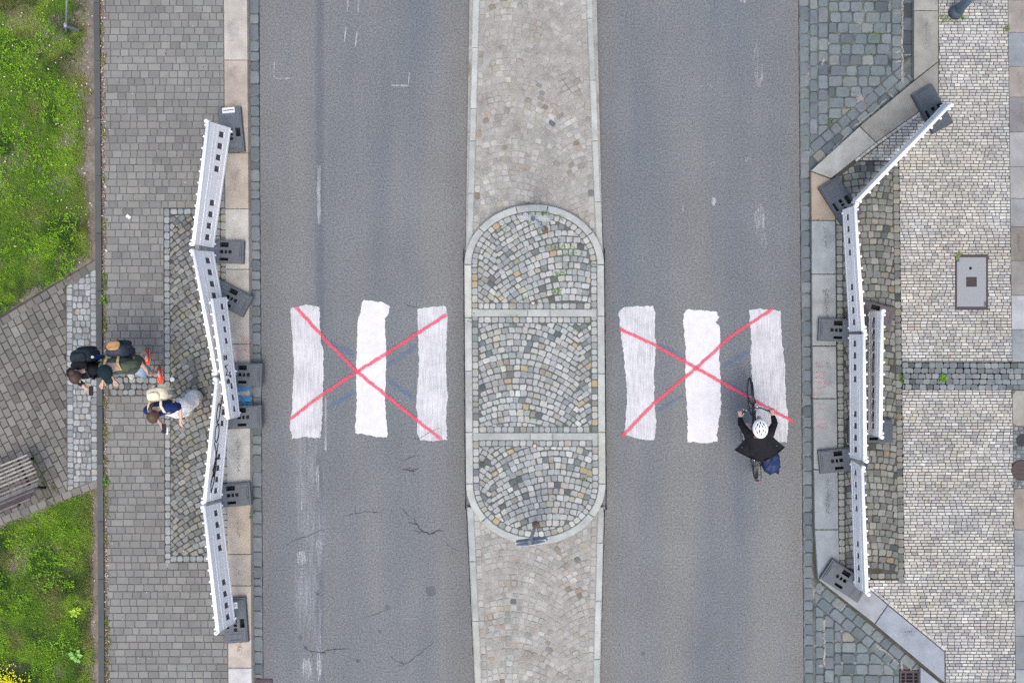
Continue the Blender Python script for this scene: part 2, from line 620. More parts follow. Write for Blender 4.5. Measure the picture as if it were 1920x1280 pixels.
kerb = sheet('kerb', [[(418, -140), (463, -140), (473, 1420), (429, 1420)]], Z_WALK - 0.02, M_SOIL)
sl = Stones()
LK = [(-140, 112, (196, 188, 172)), (113.2, 286, (190, 172, 154)), (287.2, 391, (188, 172, 150)), (392.2, 504, (196, 192, 180)), (505.2, 644, (184, 178, 164)),
      (645.2, 722, (186, 172, 162)), (723.2, 801, (178, 172, 162)), (802.2, 930, (186, 186, 176)), (931.2, 1038, (196, 178, 152)), (1039.2, 1097, (188, 176, 156)),
      (1098.2, 1251, (200, 186, 166)), (1252.4, 1420, (206, 206, 202))]
for a, b, c in LK:
    sl.add([(skew(424.0, a), a), (skew(467.3, a), a), (skew(467.3, b), b), (skew(424.0, b), b)], Z_WALK + 0.004, muted(c), bev=0.008, dep=0.14, tilt=0.002)
sl.emit(kerb, 'kerb_stone', M_SLAB)
# sandy foot of the kerb face
dirt = sheet('kerb_dirt', [[(462, -140), (469, -140), (478.5, 1420), (471, 1420)]], 0.006, M_SOIL, parent=kerb, kind=None)

walk = sheet('brick_pavement', [[(190, -140), (422, -140), (432, 1420), (198, 1420)]], Z_WALK - 0.010, M_BED_G)
sheet('sand_joints', [[(-4000, 1422), (431, 1422), (440, 2800), (-4000, 2800)], [(190, -1500), (420, -1500), (422, -142), (190, -142)]], Z_WALK - 0.014, M_BED_G, parent=walk, kind='structure')
COB_L = [(307, 390), (424, 390), (428, 1050), (309, 1050)]
ENTRY = [(203, 684), (307.5, 684), (307.5, 741), (203, 741)]
GREY = [((139, 138, 137), 6), ((134, 133, 133), 4), ((145, 144, 142), 3), ((127, 126, 126), 1)]
def cf_grey(u, v):
    return tuple(np.array(pick(GREY, 2.0)) * (0.93 + 0.16 * vnoise(u / 70, v / 110, 3)))
st = Stones()
xl = lambda v: 197.5 + (v - 640) * 0.0075
xr = lambda v: skew(422.4, v)
reg = [[(xl(-60), -60), (xr(-60), -60), (xr(390), 389.3), (xl(390), 389.3)],
       [(xl(390), 390.5), (306.3, 390.5), (306.5, 683), (xl(683), 683)],
       [(xl(741), 742), (307, 742), (308.5, 1053.4), (xl(1050), 1053.4)],
       [(xl(1050), 1054), (xr(1050), 1054), (xr(1340), 1340), (xl(1340), 1340)]]
rows(st, reg, (300, -2.95), 0.0, 13.55, lambda k: random.choice((13, 16, 18, 18, 20, 23)), 1.25, Z_WALK, cf_grey, bev=0.006, tilt=0.003, minfrac=0.25, jit=0.25)
st.emit(walk, 'paver', M_PAVER)

# cobbled panels in that pavement
cob = sheet('cobbled_panel', [[(306.5, 389.5), (425, 389.5), (429, 1053.5), (308.5, 1053.5)], [(202.5, 683.5), (306.4, 683.5), (307.2, 741.5), (202.8, 741.5)]], Z_WALK - 0.009, M_BED_D)
COBL = [((140, 142, 144), 5), ((150, 153, 154), 3), ((128, 130, 132), 4), ((146, 142, 134), 3), ((116, 118, 122), 1.5), ((150, 144, 126), 0.8)]
PALE = [((160, 166, 172), 4), ((148, 156, 162), 3), ((172, 174, 174), 2), ((140, 146, 152), 2)]
st = Stones()
v = 390.5
while v < 1049:
    L = random.uniform(11, 17)
    st.add([(307.6 + (v - 390) * .003, v + .6), (317.3 + (v - 390) * .003, v + .6), (317.3 + (v - 390) * .003, v + L - .6), (307.6 + (v - 390) * .003, v + L - .6)], Z_WALK, pick(PALE), rnd=0.02, tilt=0.01)
    v += L
for v0, v1 in ((391, 402), (1041.5, 1053)):
    u = 319.0
    while u < 400:
        L = random.uniform(11, 15)
        st.add([(u + .6, v0 + .5), (u + L - .6, v0 + .5), (u + L - .6, v1 - .5), (u + .6, v1 - .5)], Z_WALK, pick(PALE), rnd=0.02, tilt=0.01); u += L
for c0 in (401.5, 413.0):
    v = 390.5
    while v < 1050:
        L = random.uniform(11, 16); k = (v - 390) * .0062
        st.add([(c0 + k + .5, v + .6), (c0 + k + 10.8, v + .6), (c0 + k + 10.8, v + L - .6), (c0 + k + .5, v + L - .6)], Z_WALK, pick([((164, 164, 156), 3), ((150, 150, 144), 3), ((168, 156, 132), 1)]), rnd=0.02, tilt=0.01); v += L
arc_cobbles(st, [[(318.3, 403), (401, 403), (405, 1041), (320, 1041)]], (318, 403, 404, 1041), 12.4, 58, 220, 420 - 110, Z_WALK, lambda u, v: pick(COBL), jit=1.1)
rows(st, [[(203.5, 684), (306, 684), (306.8, 741), (203.8, 741)]], (203, 684), 0, 11.4, lambda k: random.uniform(10, 14.5), 1.2, Z_WALK, lambda u, v: pick(COBL + PALE), rnd=0.022, jit=0.9, tilt=0.02)
st.emit(cob, 'cobblestone', M_STONE)

# concrete edging along the lawn
edge = sheet('lawn_edging', [[(174, -140), (190, -140), (197, 1420), (182, 1420)]], Z_WALK - 0.012, M_SOIL)
st = Stones(); v = -103.0
ex = lambda v: (v - 640) * 0.0072
while v < 1420:
    st.add([(180 + ex(v), v + .3), (191 + ex(v), v + .3), (191 + ex(v + 108), v + 107.7), (180 + ex(v + 108), v + 107.7)], Z_WALK + 0.03, pick([((100, 102, 104), 1), ((94, 96, 98), 1)], 3), bev=0.006, dep=0.08, tilt=0.001)
    v += 108
st.emit(edge, 'edging_stone', M_PAVER)

# ------------------------------------------------------------------ far left: lawn soil, brick path, cobbled strip
lawn = sheet('lawn_soil', [[(-4000, -1500), (176, -1500), (187, 1421), (-4000, 1421)]], Z_WALK - 0.024, M_SOIL)
path = sheet('brick_path', [[(-600, 945), (-600, 1218), (183, 911.5), (180, 486), ]], Z_WALK - 0.010, M_BED_D)
st = Stones()
STRIP = [(124, 523), (180.5, 492), (182.8, 905), (126.5, 926)]
BRN = [((130, 126, 122), 5), ((120, 116, 112), 3), ((138, 134, 130), 3), ((110, 106, 104), 1)]
cf_brn = lambda u, v: tuple(np.array(pick(BRN, 3)) * (0.88 + 0.24 * vnoise(u / 60, v / 60, 9)))
# border courses
def course(a, b, w, L0, colf, zt, **k):
    d = math.hypot(b[0] - a[0], b[1] - a[1]); ux, uy = (b[0] - a[0]) / d, (b[1] - a[1]) / d
    s = 0.0
    while s < d:
        L = min(L0 * random.uniform(0.85, 1.15), d - s)
        if d - s - L < 4: L = d - s
        if L > 3:
            q = [(a[0] + ux * (s + .6), a[1] + uy * (s + .6)), (a[0] + ux * (s + L - .6), a[1] + uy * (s + L - .6))]
            q += [(q[1][0] - uy * w, q[1][1] + ux * w), (q[0][0] - uy * w, q[0][1] + ux * w)]
            st.add(q, zt, colf(*a), **k)
        s += L
course((-120, 671), (179.5, 487), 13.2, 17.5, lambda u, v: pick(BRN), Z_WALK, tilt=0.012)
course((-120, 1015.5), (182.5, 899), 13.2, 18, lambda u, v: pick([((146, 142, 138), 1), ((134, 130, 127), 1)]), Z_WALK, tilt=0.008)
rows(st, [[(-120, 687), (123, 537), (125.6, 921), (-120, 1015)]], (60, 700), 63.5, 13.6, lambda k: random.choice((16, 18, 19, 21)), 1.5, Z_WALK, cf_brn, tilt=0.008, jit=0.4, minfrac=0.2)
st.emit(path, 'paver', M_PAVER)
strip = sheet('cobbled_strip', [[(123.6, 524), (180.2, 489), (182.5, 909), (125.8, 928)]], Z_WALK - 0.009, M_BED_G)
st = Stones()
STR = [((168, 174, 178), 5), ((156, 162, 167), 4), ((180, 184, 186), 2), ((142, 148, 154), 2), ((172, 166, 152), 0.3)]
for k, (c0, c1) in enumerate(((124.6, 134.8), (169.6, 180.2))):
    v = 505.0 if k else 528
    while v < 920:
        L = random.uniform(10, 13.5); dx = (v - 500) * .0055
        q = [(c0 + dx, v + .6), (c1 + dx, v + .6), (c1 + dx, v + L - .6), (c0 + dx, v + L - .6)]
        q = clip_poly(q, [(120, 540), (182, 502), (184, 898), (120, 922)])
        if len(q) > 2: st.add(q, Z_WALK, pick(STR), rnd=0.02, tilt=0.015)
        v += L
rows(st, [[(136.2, 531), (168.8, 511), (171, 902), (138, 915)]], (136, 520), 0, 11.6, lambda k: random.uniform(8, 14.5), 1.3, Z_WALK, lambda u, v: pick(STR), rnd=0.02, jit=0.8, tilt=0.02, minfrac=0.35)
st.emit(strip, 'cobblestone', M_STONE)

# ------------------------------------------------------------------ traffic island
isl = empty('traffic_island', (*P(1003, 700)[:2], 0))
tag(isl, 'long cobbled traffic island with a raised rounded middle between the two lanes', 'traffic island')
IO = Vector(isl.location)
def isl_sheet(name, poly, z, m):
    b = MB(); q = [P(u, v, z) - IO for u, v in poly]
    if area2(q) < 0: q = q[::-1]
    b.add(q, [list(range(len(q)))])
    o = b.build(name, m, isl, centre=False); o['_s'] = 1
    return o
class IStones(Stones):
    def emit(self, parent, name, m, limit=300):
        super().emit(parent, name, m, limit)
        for o in COL.objects:
            if o.parent == isl and not o.get('_s'):
                o['_s'] = 1; o.location = Vector(o.location) - IO
def oval(k, n=26, cy0=495.0, cy1=907.0):
    """outline of the raised middle, k pixels inside its outer edge, clockwise from the left"""
    pts = []
    for i in range(n + 1):
        a = math.pi * (1 - i / n)
        pts.append((1001.5 + (131 - k) * math.cos(a), cy0 - (112 - k) * math.sin(a)))
    for i in range(n + 1):
        a = math.pi * i / n
        pts.append((1004.5 + (131 - k) * math.cos(a), cy1 + (113.5 - k) * math.sin(a)))
    return pts
FL_T = [(882.5, -140), (1115.5, -140), (1130, 470), (873, 470)]
FL_B = [(876, 960), (1132.5, 960), (1122, 1420), (896, 1420)]
isl_sheet('worn_joint', FL_T, Z_FLAT - 0.007, M_BED_L)
isl_sheet('worn_joint', FL_B, Z_FLAT - 0.007, M_BED_L)
isl_sheet('mossy_joint', oval(8), Z_ISL - 0.014, M_BED_M)
# kerb stones
KS = IStones()
def kcol(): return pick([((188, 192, 189), 3), ((180, 184, 182), 2), ((192, 192, 184), 1)], 3)
def arc_piece(a0, a1, c, rx, ry, w, sgn, m=7):
    o = [(c[0] + rx * math.cos(a0 + (a1 - a0) * i / m), c[1] + sgn * ry * math.sin(a0 + (a1 - a0) * i / m)) for i in range(m + 1)]
    q = [(c[0] + (rx - w) * math.cos(a1 + (a0 - a1) * i / m), c[1] + sgn * (ry - w) * math.sin(a1 + (a0 - a1) * i / m)) for i in range(m + 1)]
    return o + q
def kerb_piece(poly, zt, dep=0.18):
    q = [P(u, v, zt) for u, v in poly]; q = [Vector((a.x, a.y)) for a in q]
    if area2(q) < 0: q = q[::-1]
    q = [p for i, p in enumerate(q) if (p - q[i - 1]).length > 1e-4]
    ins = inset(q, 0.012); n = len(q); c = sum(q, Vector((0, 0))) / n
    dz = random.gauss(0, 0.002)
    vs = [(p.x - c.x, p.y - c.y, zt + dz) for p in ins] + [(p.x - c.x, p.y - c.y, zt + dz - 0.01) for p in q] + [(p.x - c.x, p.y - c.y, zt - dep) for p in q]
    fs = [list(range(n))]
    for i in range(n):
        j = (i + 1) % n
        fs.append([n + i, n + j, j, i]); fs.append([2 * n + i, 2 * n + j, n + j, n + i])
    KS.items.append((area2(q), c, vs, fs, kcol()))
g0 = 0.006
for a0, a1 in ((R(180), R(143)), (R(142.4), R(105.5)), (R(105), R(79)), (R(78.4), R(33)), (R(32.4), R(0))):
    kerb_piece(arc_piece(a0, a1, (1001.5, 495), 131, 112, 13, -1), Z_ISL)
for a0, a1 in ((R(0), R(33)), (R(33.6), R(88)), (R(88.6), R(141)), (R(141.6), R(180))):
    kerb_piece(arc_piece(a0, a1, (1004.5, 907), 131, 113.5, 13, 1), Z_ISL)
kx = lambda v: (v - 495) * 0.0073
for u0, ys in ((870.5, (496, 595, 695, 810, 906.3)), (1119.5, (496, 592.5, 700, 809.5, 906.3))):
    for a, b in zip(ys, ys[1:]):
        kerb_piece([(u0 + kx(a), a + .4), (u0 + 13 + kx(a), a + .4), (u0 + 13 + kx(b), b - .4), (u0 + kx(b), b - .4)], Z_ISL)
for y0, y1, xs, s in ((579.5, 593, (884.6, 989, 1031, 1119), 0), (811, 824.5, (886.3, 994, 1036, 1121), 0)):
    for a, b in zip(xs, xs[1:]):
        kerb_piece([(a + .3, y0), (b - .3, y0), (b - .3, y1), (a + .3, y1)], Z_ISL + 0.003)
lx = lambda v: 887 - v * 0.0272
rx_ = lambda v: 1111.2 + v * 0.040
lb = lambda v: 876.5 + (v - 960) * 0.046
rb = lambda v: 1132.3 - (v - 960) * 0.027
for f, s, ys in ((lx, 1, (-140, 89, 203, 264, 362, 470)), (rx_, -1, (-140, 34, 150, 264, 378, 470)), (lb, 1, (950, 1052, 1164, 1290, 1420)), (rb, -1, (950, 1017, 1126, 1235, 1420))):
    for a, b in zip(ys, ys[1:]):
        j = random.uniform(-.8, .8)
        kerb_piece([(f(a) + j, a + .5), (f(a) + s * 11.5, a + .5), (f(b) + s * 11.5, b - .5), (f(b) + j, b - .5)], Z_FLAT + 0.012, dep=0.10)
KS.emit(isl, 'kerb_stone', M_SLAB)
# raised cobbles
ISL = [((178, 181, 182), 5), ((166, 171, 174), 4), ((188, 189, 185), 3), ((152, 158, 162), 3), ((182, 178, 166), 1.3), ((120, 128, 134), 1), ((160, 152, 146), 1), ((186, 164, 128), 0.45), ((98, 104, 108), 0.35), ((194, 196, 196), 0.8)]
CS = IStones()
def along(pts, w, L0, zt, pal):
    """a course of setts following a line (pieces lie on its right-hand side)"""
    seg = []; 
    for a, b in zip(pts, pts[1:]):
        seg.append((a, b, math.hypot(b[0] - a[0], b[1] - a[1])))
    tot = sum(s[2] for s in seg)
    def at(d):
        for a, b, l in seg:
            if d <= l and l > 0:
                t = d / l; return (a[0] + (b[0] - a[0]) * t, a[1] + (b[1] - a[1]) * t), ((b[0] - a[0]) / l, (b[1] - a[1]) / l)
            d -= l
        a, b, l = seg[-1]; return b, ((b[0] - a[0]) / l, (b[1] - a[1]) / l)
    d = 0.0
    while d < tot - 4:
        L = L0 * random.uniform(0.85, 1.2)
        p, t = at(d + .6); q, t2 = at(min(tot, d + L - .6))
        CS.add([p, q, (q[0] - t2[1] * w, q[1] + t2[0] * w), (p[0] - t[1] * w, p[1] + t[0] * w)], zt, pick(pal), rnd=0.02, tilt=0.02)
        d += L
ov = [p for p in oval(14.2)]
along(ov + [ov[0]], 10.2, 12.2, Z_ISL - 0.004, ISL)
for y in (568.2, 594.2, 799.6, 825.6):
    k = (y - 640) * .0075
    along([(897 + k, y), (1108 + k, y)], 10.4, 12, Z_ISL - 0.004, ISL)
ovi = oval(25.2)
def band_clip(y0, y1): return clip_poly(ovi, [(800, y0), (1200, y0), (1200, y1), (800, y1)])
cfi = lambda u, v: pick(ISL)
arc_cobbles(CS, [band_clip(380, 567.5)], (890, 400, 1116, 567), 12.1, 56, 270, 1066 - 135, Z_ISL - 0.004, cfi, jit=1.0)
arc_cobbles(CS, [band_clip(605.5, 799)], (890, 606, 1116, 799), 11.9, 46, 236, 968 - 118, Z_ISL - 0.004, cfi, jit=1.0)
arc_cobbles(CS, [band_clip(837, 1030)], (890, 837, 1118, 1012), 11.9, 44, 240, 1040 - 120, Z_ISL - 0.004, cfi, jit=1.0)
CS.emit(isl, 'cobblestone', M_STONE)
# worn, nearly flush cobbles at the two ends
WORN = [((174, 172, 166), 5), ((166, 165, 161), 4), ((186, 184, 178), 3), ((156, 156, 153), 2), ((172, 162, 146), 1.4), ((186, 186, 182), 1), ((176, 156, 136), 0.4), ((96, 106, 114), 0.25), ((140, 130, 116), 0.4)]
def cf_worn(u, v):
    k = vnoise(u / 26, v / 26, 21) * 0.5 + vnoise(u / 60, v / 60, 22) * 0.5
    c = np.array(pick(WORN, 4)); m = np.array(rgb(164, 161, 154))
    t = 0.25 + 0.75 * min(1, max(0, (k - 0.25) * 2.2))
    return tuple(m * (1 - t) + c * t)
WS = IStones()
top_arc = [(u, v) for u, v in oval(-2)][:27]
def in_oval(q):
    return ((q[0] - 1001.5) / 132) ** 2 + ((q[1] - 495) / 113.5) ** 2 < 1 or ((q[0] - 1004.5) / 132) ** 2 + ((q[1] - 907) / 115) ** 2 < 1
class Skip(IStones):
    def add(self, poly, zt, col, **k):
        c = (sum(p[0] for p in poly) / len(poly), sum(p[1] for p in poly) / len(poly))
        if in_oval(c): return
        k['bev'] = 0.006
        super().add(poly, zt + random.uniform(-0.006, 0.003), col, **k)
WS = Skip()
for f, s, y0, y1 in ((lx, 1, -60, 470), (rx_, -1, -60, 470), (lb, 1, 950, 1340), (rb, -1, 950, 1340)):
    y = y0
    while y < y1:
        L = random.uniform(11, 17)
        a, b = sorted((f(y) + s * 12.5, f(y) + s * 22.5))
        WS.add([(a, y + .5), (b, y + .5), (b, y + L - .5), (a, y + L - .5)], Z_FLAT, cf_worn(a, y), rnd=0.018, tilt=0.01); y += L
arc_cobbles(WS, [[(lx(-60) + 24, -60), (rx_(-60) - 24, -60), (rx_(500) - 24, 500), (lx(500) + 24, 500)]], (895, -60, 1106, 500), 11.6, 34, 190, 1000 - 140, Z_FLAT, cf_worn, jit=0.9, tilt=0.012, drop=0.03)
arc_cobbles(WS, [[(lb(930) + 24, 930), (rb(930) - 24, 930), (rb(1340) - 24, 1340), (lb(1340) + 24, 1340)]], (895, 930, 1112, 1340), 11.6, 34, 190, 1000 - 140, Z_FLAT, cf_worn, jit=0.9, tilt=0.012, drop=0.03)
WS.emit(isl, 'worn_cobblestone', M_WORN)
for o in COL.objects:
    if '_s' in o.keys(): del o['_s']

# open joints where the asphalt meets the stones
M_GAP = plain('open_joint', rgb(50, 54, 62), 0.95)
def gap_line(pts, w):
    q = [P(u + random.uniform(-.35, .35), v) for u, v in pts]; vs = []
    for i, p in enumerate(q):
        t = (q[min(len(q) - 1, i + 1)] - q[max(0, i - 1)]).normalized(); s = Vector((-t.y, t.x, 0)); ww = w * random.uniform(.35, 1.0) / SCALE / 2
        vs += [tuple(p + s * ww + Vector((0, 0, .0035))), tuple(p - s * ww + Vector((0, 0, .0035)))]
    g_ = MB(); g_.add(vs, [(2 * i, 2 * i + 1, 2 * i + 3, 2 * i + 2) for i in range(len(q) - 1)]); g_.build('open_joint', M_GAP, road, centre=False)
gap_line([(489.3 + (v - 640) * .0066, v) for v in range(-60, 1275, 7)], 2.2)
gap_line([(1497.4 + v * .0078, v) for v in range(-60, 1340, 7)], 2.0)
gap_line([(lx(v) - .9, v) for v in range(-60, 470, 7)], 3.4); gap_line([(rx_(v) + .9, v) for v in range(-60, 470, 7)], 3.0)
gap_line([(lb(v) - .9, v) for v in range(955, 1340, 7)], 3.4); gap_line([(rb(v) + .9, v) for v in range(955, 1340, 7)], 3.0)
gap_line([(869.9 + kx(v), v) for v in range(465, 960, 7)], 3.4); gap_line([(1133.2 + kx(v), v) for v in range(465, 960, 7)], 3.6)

# ------------------------------------------------------------------ right: gutter, kerb, driveway setts
gx = lambda v: 1498 + v * 0.0078
gut2 = sheet('gutter', [[(gx(-140), -140), (1716, -140), (1716, 155), (1519, 322), (1530, 900), (1536, 1085), (1728, 1248), (1728, 1420), (gx(1420), 1420)]], -0.010, M_BED_C)
st = Stones()
DRV = [((116, 128, 137), 6), ((108, 121, 131), 4), ((124, 135, 142), 3), ((98, 110, 121), 1), ((132, 140, 143), 1), ((146, 144, 138), 0.12)]
v = -60.0
while v < 1340:
    L = random.uniform(18, 28)
    st.add([(gx(v) + .8, v + .7), (gx(v) + 17.6 + random.uniform(-.8, .8), v + .7), (gx(v + L) + 17.6 + random.uniform(-.8, .8), v + L - .7), (gx(v + L) + .8, v + L - .7)], 0.010, pick(DRV, 4), bev=0.012, rnd=0.028, tilt=0.012)
    v += L
# upper driveway
TOP = [(1518, -60), (1713, -60), (1713, 153), (1519, 319)]
dlen = math.hypot(194, 166); dx, dy = 194 / dlen, -166 / dlen       # along the slanted kerb
nx, ny = -dy * -1, dx * -1                                            # towards the driveway
nx, ny = (-166 / dlen, -194 / dlen)
def shifted(k): return (1519 + nx * k, 319 + ny * k), (1713 + nx * k, 153 + ny * k)
a1, b1 = shifted(19); a2, b2 = shifted(38)
def col_run(u0, u1, v0, v1, cols, Ls=(20, 30), lim=None):
    v = v0 - random.uniform(0, 10)
    while v < v1:
        L = random.uniform(*Ls)
        q = [(u0 + .7, v + .7), (u1 - .7, v + .7), (u1 - .7, v + L - .7), (u0 + .7, v + L - .7)]
        if lim: q = clip_poly(q, lim)
        if len(q) > 2 and abs(area2(q)) > 60: st.add(q, 0.012, pick(cols, 4), bev=0.012, rnd=0.028, tilt=0.02)
        v += L
limT = [(1400, -100), (1800, -100), (1800, b2[1] - (1800 - b2[0]) * 166 / 194), (1400, a2[1] + (a2[0] - 1400) * 166 / 194)]
col_run(1518, 1533.5, -60, 330, DRV, lim=limT); col_run(1534, 1553, -60, 330, DRV, lim=limT)
col_run(1672, 1691, -60, 330, DRV, lim=limT); col_run(1692, 1712.5, -60, 330, [((96, 112, 124), 2), ((72, 84, 96), 2)], lim=limT)
rows(st, [clip_poly([(1554, -60), (1671, -60), (1671, 330), (1554, 330)], limT)], (1554, 2), 0, 20.0, lambda k: random.uniform(19, 29), 1.8, 0.012, lambda u, v: pick(DRV, 4), rnd=0.03, bev=0.012, jit=0.9, tilt=0.02)
def diag_row(a, b, w, cols, L0=24):
    d = math.hypot(b[0] - a[0], b[1] - a[1]); t = ((b[0] - a[0]) / d, (b[1] - a[1]) / d)
    n_ = (a2[0] - a1[0], a2[1] - a1[1])
    return d, t
def diag(p, q, w, side, cols, L0=24, lim=None):
    d = math.hypot(q[0] - p[0], q[1] - p[1]); t = ((q[0] - p[0]) / d, (q[1] - p[1]) / d); m = (side[0] * w, side[1] * w)
    s = 0.0
    while s < d:
        L = random.uniform(L0 * .75, L0 * 1.25)
        e = min(d, s + L)
        c = [(p[0] + t[0] * (s + .7), p[1] + t[1] * (s + .7)), (p[0] + t[0] * (e - .7), p[1] + t[1] * (e - .7))]
        c += [(c[1][0] + m[0], c[1][1] + m[1]), (c[0][0] + m[0], c[0][1] + m[1])]
        if lim: c = clip_poly(c, lim)
        if len(c) > 2 and abs(area2(c)) > 60: st.add(c, 0.012, pick(cols, 4), bev=0.012, rnd=0.028, tilt=0.02)
        s = e
dl = [(1517, -60), (1713, -60), (1713, 400), (1517, 400)]
diag((1516, 321), (1716, 150), 17.5, (nx, ny), [((92, 106, 118), 2), ((120, 132, 138), 2), ((140, 142, 140), 0.3)], lim=dl)
diag(a1, b1, 17.5, (nx, ny), DRV, lim=dl)
# lower driveway
el = math.hypot(191, 158); ex_, ey_ = (-158 / el, 191 / el)         # away from the slanted kerb
def sh2(k): return (1535 + ex_ * k, 1089 + ey_ * k), (1726 + ex_ * k, 1247 + ey_ * k)
c1, d1 = sh2(19); c2, d2 = sh2(38)
limB = [(1400, c2[1] - (c2[0] - 1400) * 158 / 191), (1800, d2[1] + (1800 - d2[0]) * 158 / 191), (1800, 1400), (1400, 1400)]
col_run(1529, 1545, 1080, 1340, DRV, lim=limB); col_run(1546, 1564, 1080, 1340, DRV, lim=limB)
rows(st, [clip_poly([(1565, 1090), (1686, 1090), (1686, 1340), (1565, 1340)], limB)], (1565, 1080), 0, 20.5, lambda k: random.uniform(19, 29), 1.8, 0.012, lambda u, v: pick(DRV, 4), rnd=0.03, bev=0.012, jit=0.9, tilt=0.02)
dl2 = [(1528, 1070), (1725, 1070), (1725, 1256), (1687, 1256), (1687, 1340), (1528, 1340)]
dl2 = [(1528, 1070), (1725, 1070), (1725, 1256), (1528, 1256)]
diag((1535, 1089.5), (1728, 1249), 17.5, (ex_, ey_), DRV, lim=dl2)
diag(c1, d1, 17.5, (ex_, ey_), DRV, lim=[(1528, 1070), (1686, 1070), (1686, 1340), (1528, 1340)])
st.emit(gut2, 'sett', M_STONE)

kerb2 = sheet('kerb', [[(1713, -140), (1760, -140), (1760, 184), (1560, 336), (1567, 420), (1576, 1058), (1773, 1222), (1773, 1420), (1728, 1420), (1728, 1250), (1533, 1086), (1521, 322), (1714, 152)]], Z_WALK - 0.02, M_BED_D)
sl = Stones()
RK = [([(1714, -140), (1759, -140), (1759, 19.4), (1714, 19.4)], (164, 164, 156)), ([(1714, 20.6), (1759, 20.6), (1759, 115), (1714, 150)], (156, 156, 148)),
      ([(1715, 151.6), (1759, 116.8), (1759, 183), (1643, 266), (1613, 236)], (148, 148, 142)), ([(1612, 237.4), (1642, 267.4), (1558.5, 334), (1521, 320)], (172, 174, 170)),
      ([(1521, 322), (1557.6, 336), (1566, 344), (1566, 412.4), (1522, 412.4)], (170, 158, 142)), ([(1522, 413.8), (1566, 413.8), (1567, 513), (1522.5, 513)], (160, 168, 170)),
      ([(1522.6, 514.4), (1567, 514.4), (1567.5, 647.6), (1523.4, 647.6)], (160, 166, 166)), ([(1523.6, 649.2), (1567.6, 649.2), (1568.6, 746), (1524.6, 746)], (162, 166, 166)),
      ([(1524.8, 747.6), (1568.8, 747.6), (1570.4, 879), (1526.4, 879)], (156, 162, 162)), ([(1526.6, 880.6), (1570.6, 880.6), (1571.8, 991.6), (1528, 991.6)], (154, 162, 166)),
      ([(1528.2, 993), (1572, 993), (1574, 1053), (1534, 1084.6)], (156, 164, 168)), ([(1535, 1086), (1575, 1054.6), (1628, 1103), (1664, 1133.5), (1640, 1168.4)], (158, 164, 168)),
      ([(1641, 1169.8), (1665, 1134.8), (1771, 1221.5), (1771.5, 1279)], (156, 164, 172)), ([(1726, 1250), (1770.6, 1286), (1772, 1420), (1727, 1420)], (158, 166, 174))]
for q, c in RK: sl.add(q, Z_WALK + 0.004, rgb(*c), bev=0.008, dep=0.13, tilt=0.002)
sl.emit(kerb2, 'kerb_stone', M_SLAB)
sheet('kerb_dirt', [[(1515.5, 322), (1522, 322), (1534, 1085), (1526, 1085)]], 0.004, M_BED_D, parent=kerb2, kind=None)

# ------------------------------------------------------------------ right: pavement of small pale stones
mx = lambda v: 1889.5 + v * 0.0115
mos = sheet('mosaic_pavement', [[(1758, -140), (mx(-140), -140), (mx(302), 302), (1599, 302), (1643, 266.5), (1758, 183)], [(1684, 301.9), (mx(302), 301.9), (mx(1086), 1086), (1694, 1086)],
                                [(1610, 1085.9), (mx(1086), 1085.9), (mx(1420), 1420), (1771, 1420), (1771, 1221.5), (1628, 1103)]], Z_WALK - 0.011, M_BED_T)
st = Stones()
MOS = [((214, 211, 203), 6), ((204, 201, 197), 4), ((222, 217, 204), 3), ((194, 191, 189), 2.5), ((230, 228, 220), 2), ((180, 180, 182), 1.2), ((214, 202, 186), 0.8)]
def cf_mos(u, v):
    k = 0.765 + 0.14 * vnoise(u / 55, v / 40, 31) + 0.06 * (vnoise(u / 14, v / 14, 33) - .5)
    w = vnoise(u / 90, v / 60, 35)
    c = np.array(pick(MOS, 5)) * k
    return tuple(c * np.array((1 + .05 * (w - .5), 1, 1 - .08 * (w - .5), 1)))
MH = (1791.5, 477.5, 1852, 580.5)
YB = lambda k: 0.4 + 5.78 * k
regs = [[(1760.4, -60), (mx(-60), -60), (mx(183), YB(32)), (1760.4, YB(32))], [(1763, YB(32)), (mx(183), YB(32)), (mx(302), YB(52) + .5), (1611, YB(52) + .5)],
        [(1686.5, YB(52) + .5), (mx(302), YB(52) + .5), (mx(477), 477), (1688.5, 477)], [(1688.5, 477), (MH[0] - .6, 477), (MH[0] - .6, 581), (1690, 581)], [(MH[2] + .6, 477), (mx(477), 477), (mx(581), 581), (MH[2] + .6, 581)],
        [(1690, 581), (mx(581), 581), (mx(678), 678), (1691, 678)], [(1692, 731), (mx(731), 731), (mx(1085), YB(188)), (1696, YB(188))],
        [(1619, YB(188)), (mx(1085), YB(188)), (mx(1219), YB(211)), (1775, YB(211))], [(1773, YB(211)), (mx(1219), YB(211)), (mx(1340), 1340), (1774, 1340)]]
rows(st, regs, (1760, 0.4), 0.0, 5.78, lambda k: random.gauss(12.0, 0.9) if random.random() > 0.07 else 7.0, 1.15, Z_WALK, cf_mos, bev=0.004, jit=0.28, tilt=0.008, minfrac=0.12)
def mos_diag(p, q, w):
    d = math.hypot(q[0] - p[0], q[1] - p[1]); t = ((q[0] - p[0]) / d, (q[1] - p[1]) / d); m = (-t[1] * w, t[0] * w)
    s = 0.0
    while s < d - 3:
        e = min(d, s + random.gauss(11.5, .8))
        c = [(p[0] + t[0] * (s + .4), p[1] + t[1] * (s + .4)), (p[0] + t[0] * (e - .4), p[1] + t[1] * (e - .4))]
        c += [(c[1][0] + m[0], c[1][1] + m[1]), (c[0][0] + m[0], c[0][1] + m[1])]
        st.add(c, Z_WALK, cf_mos(*c[0]), bev=0.004, tilt=0.008); s = e
mos_diag((1603, 299.6), (1643, 267.6), 5.0); mos_diag((1643.4, 267.4), (1760, 184.4), 5.0)
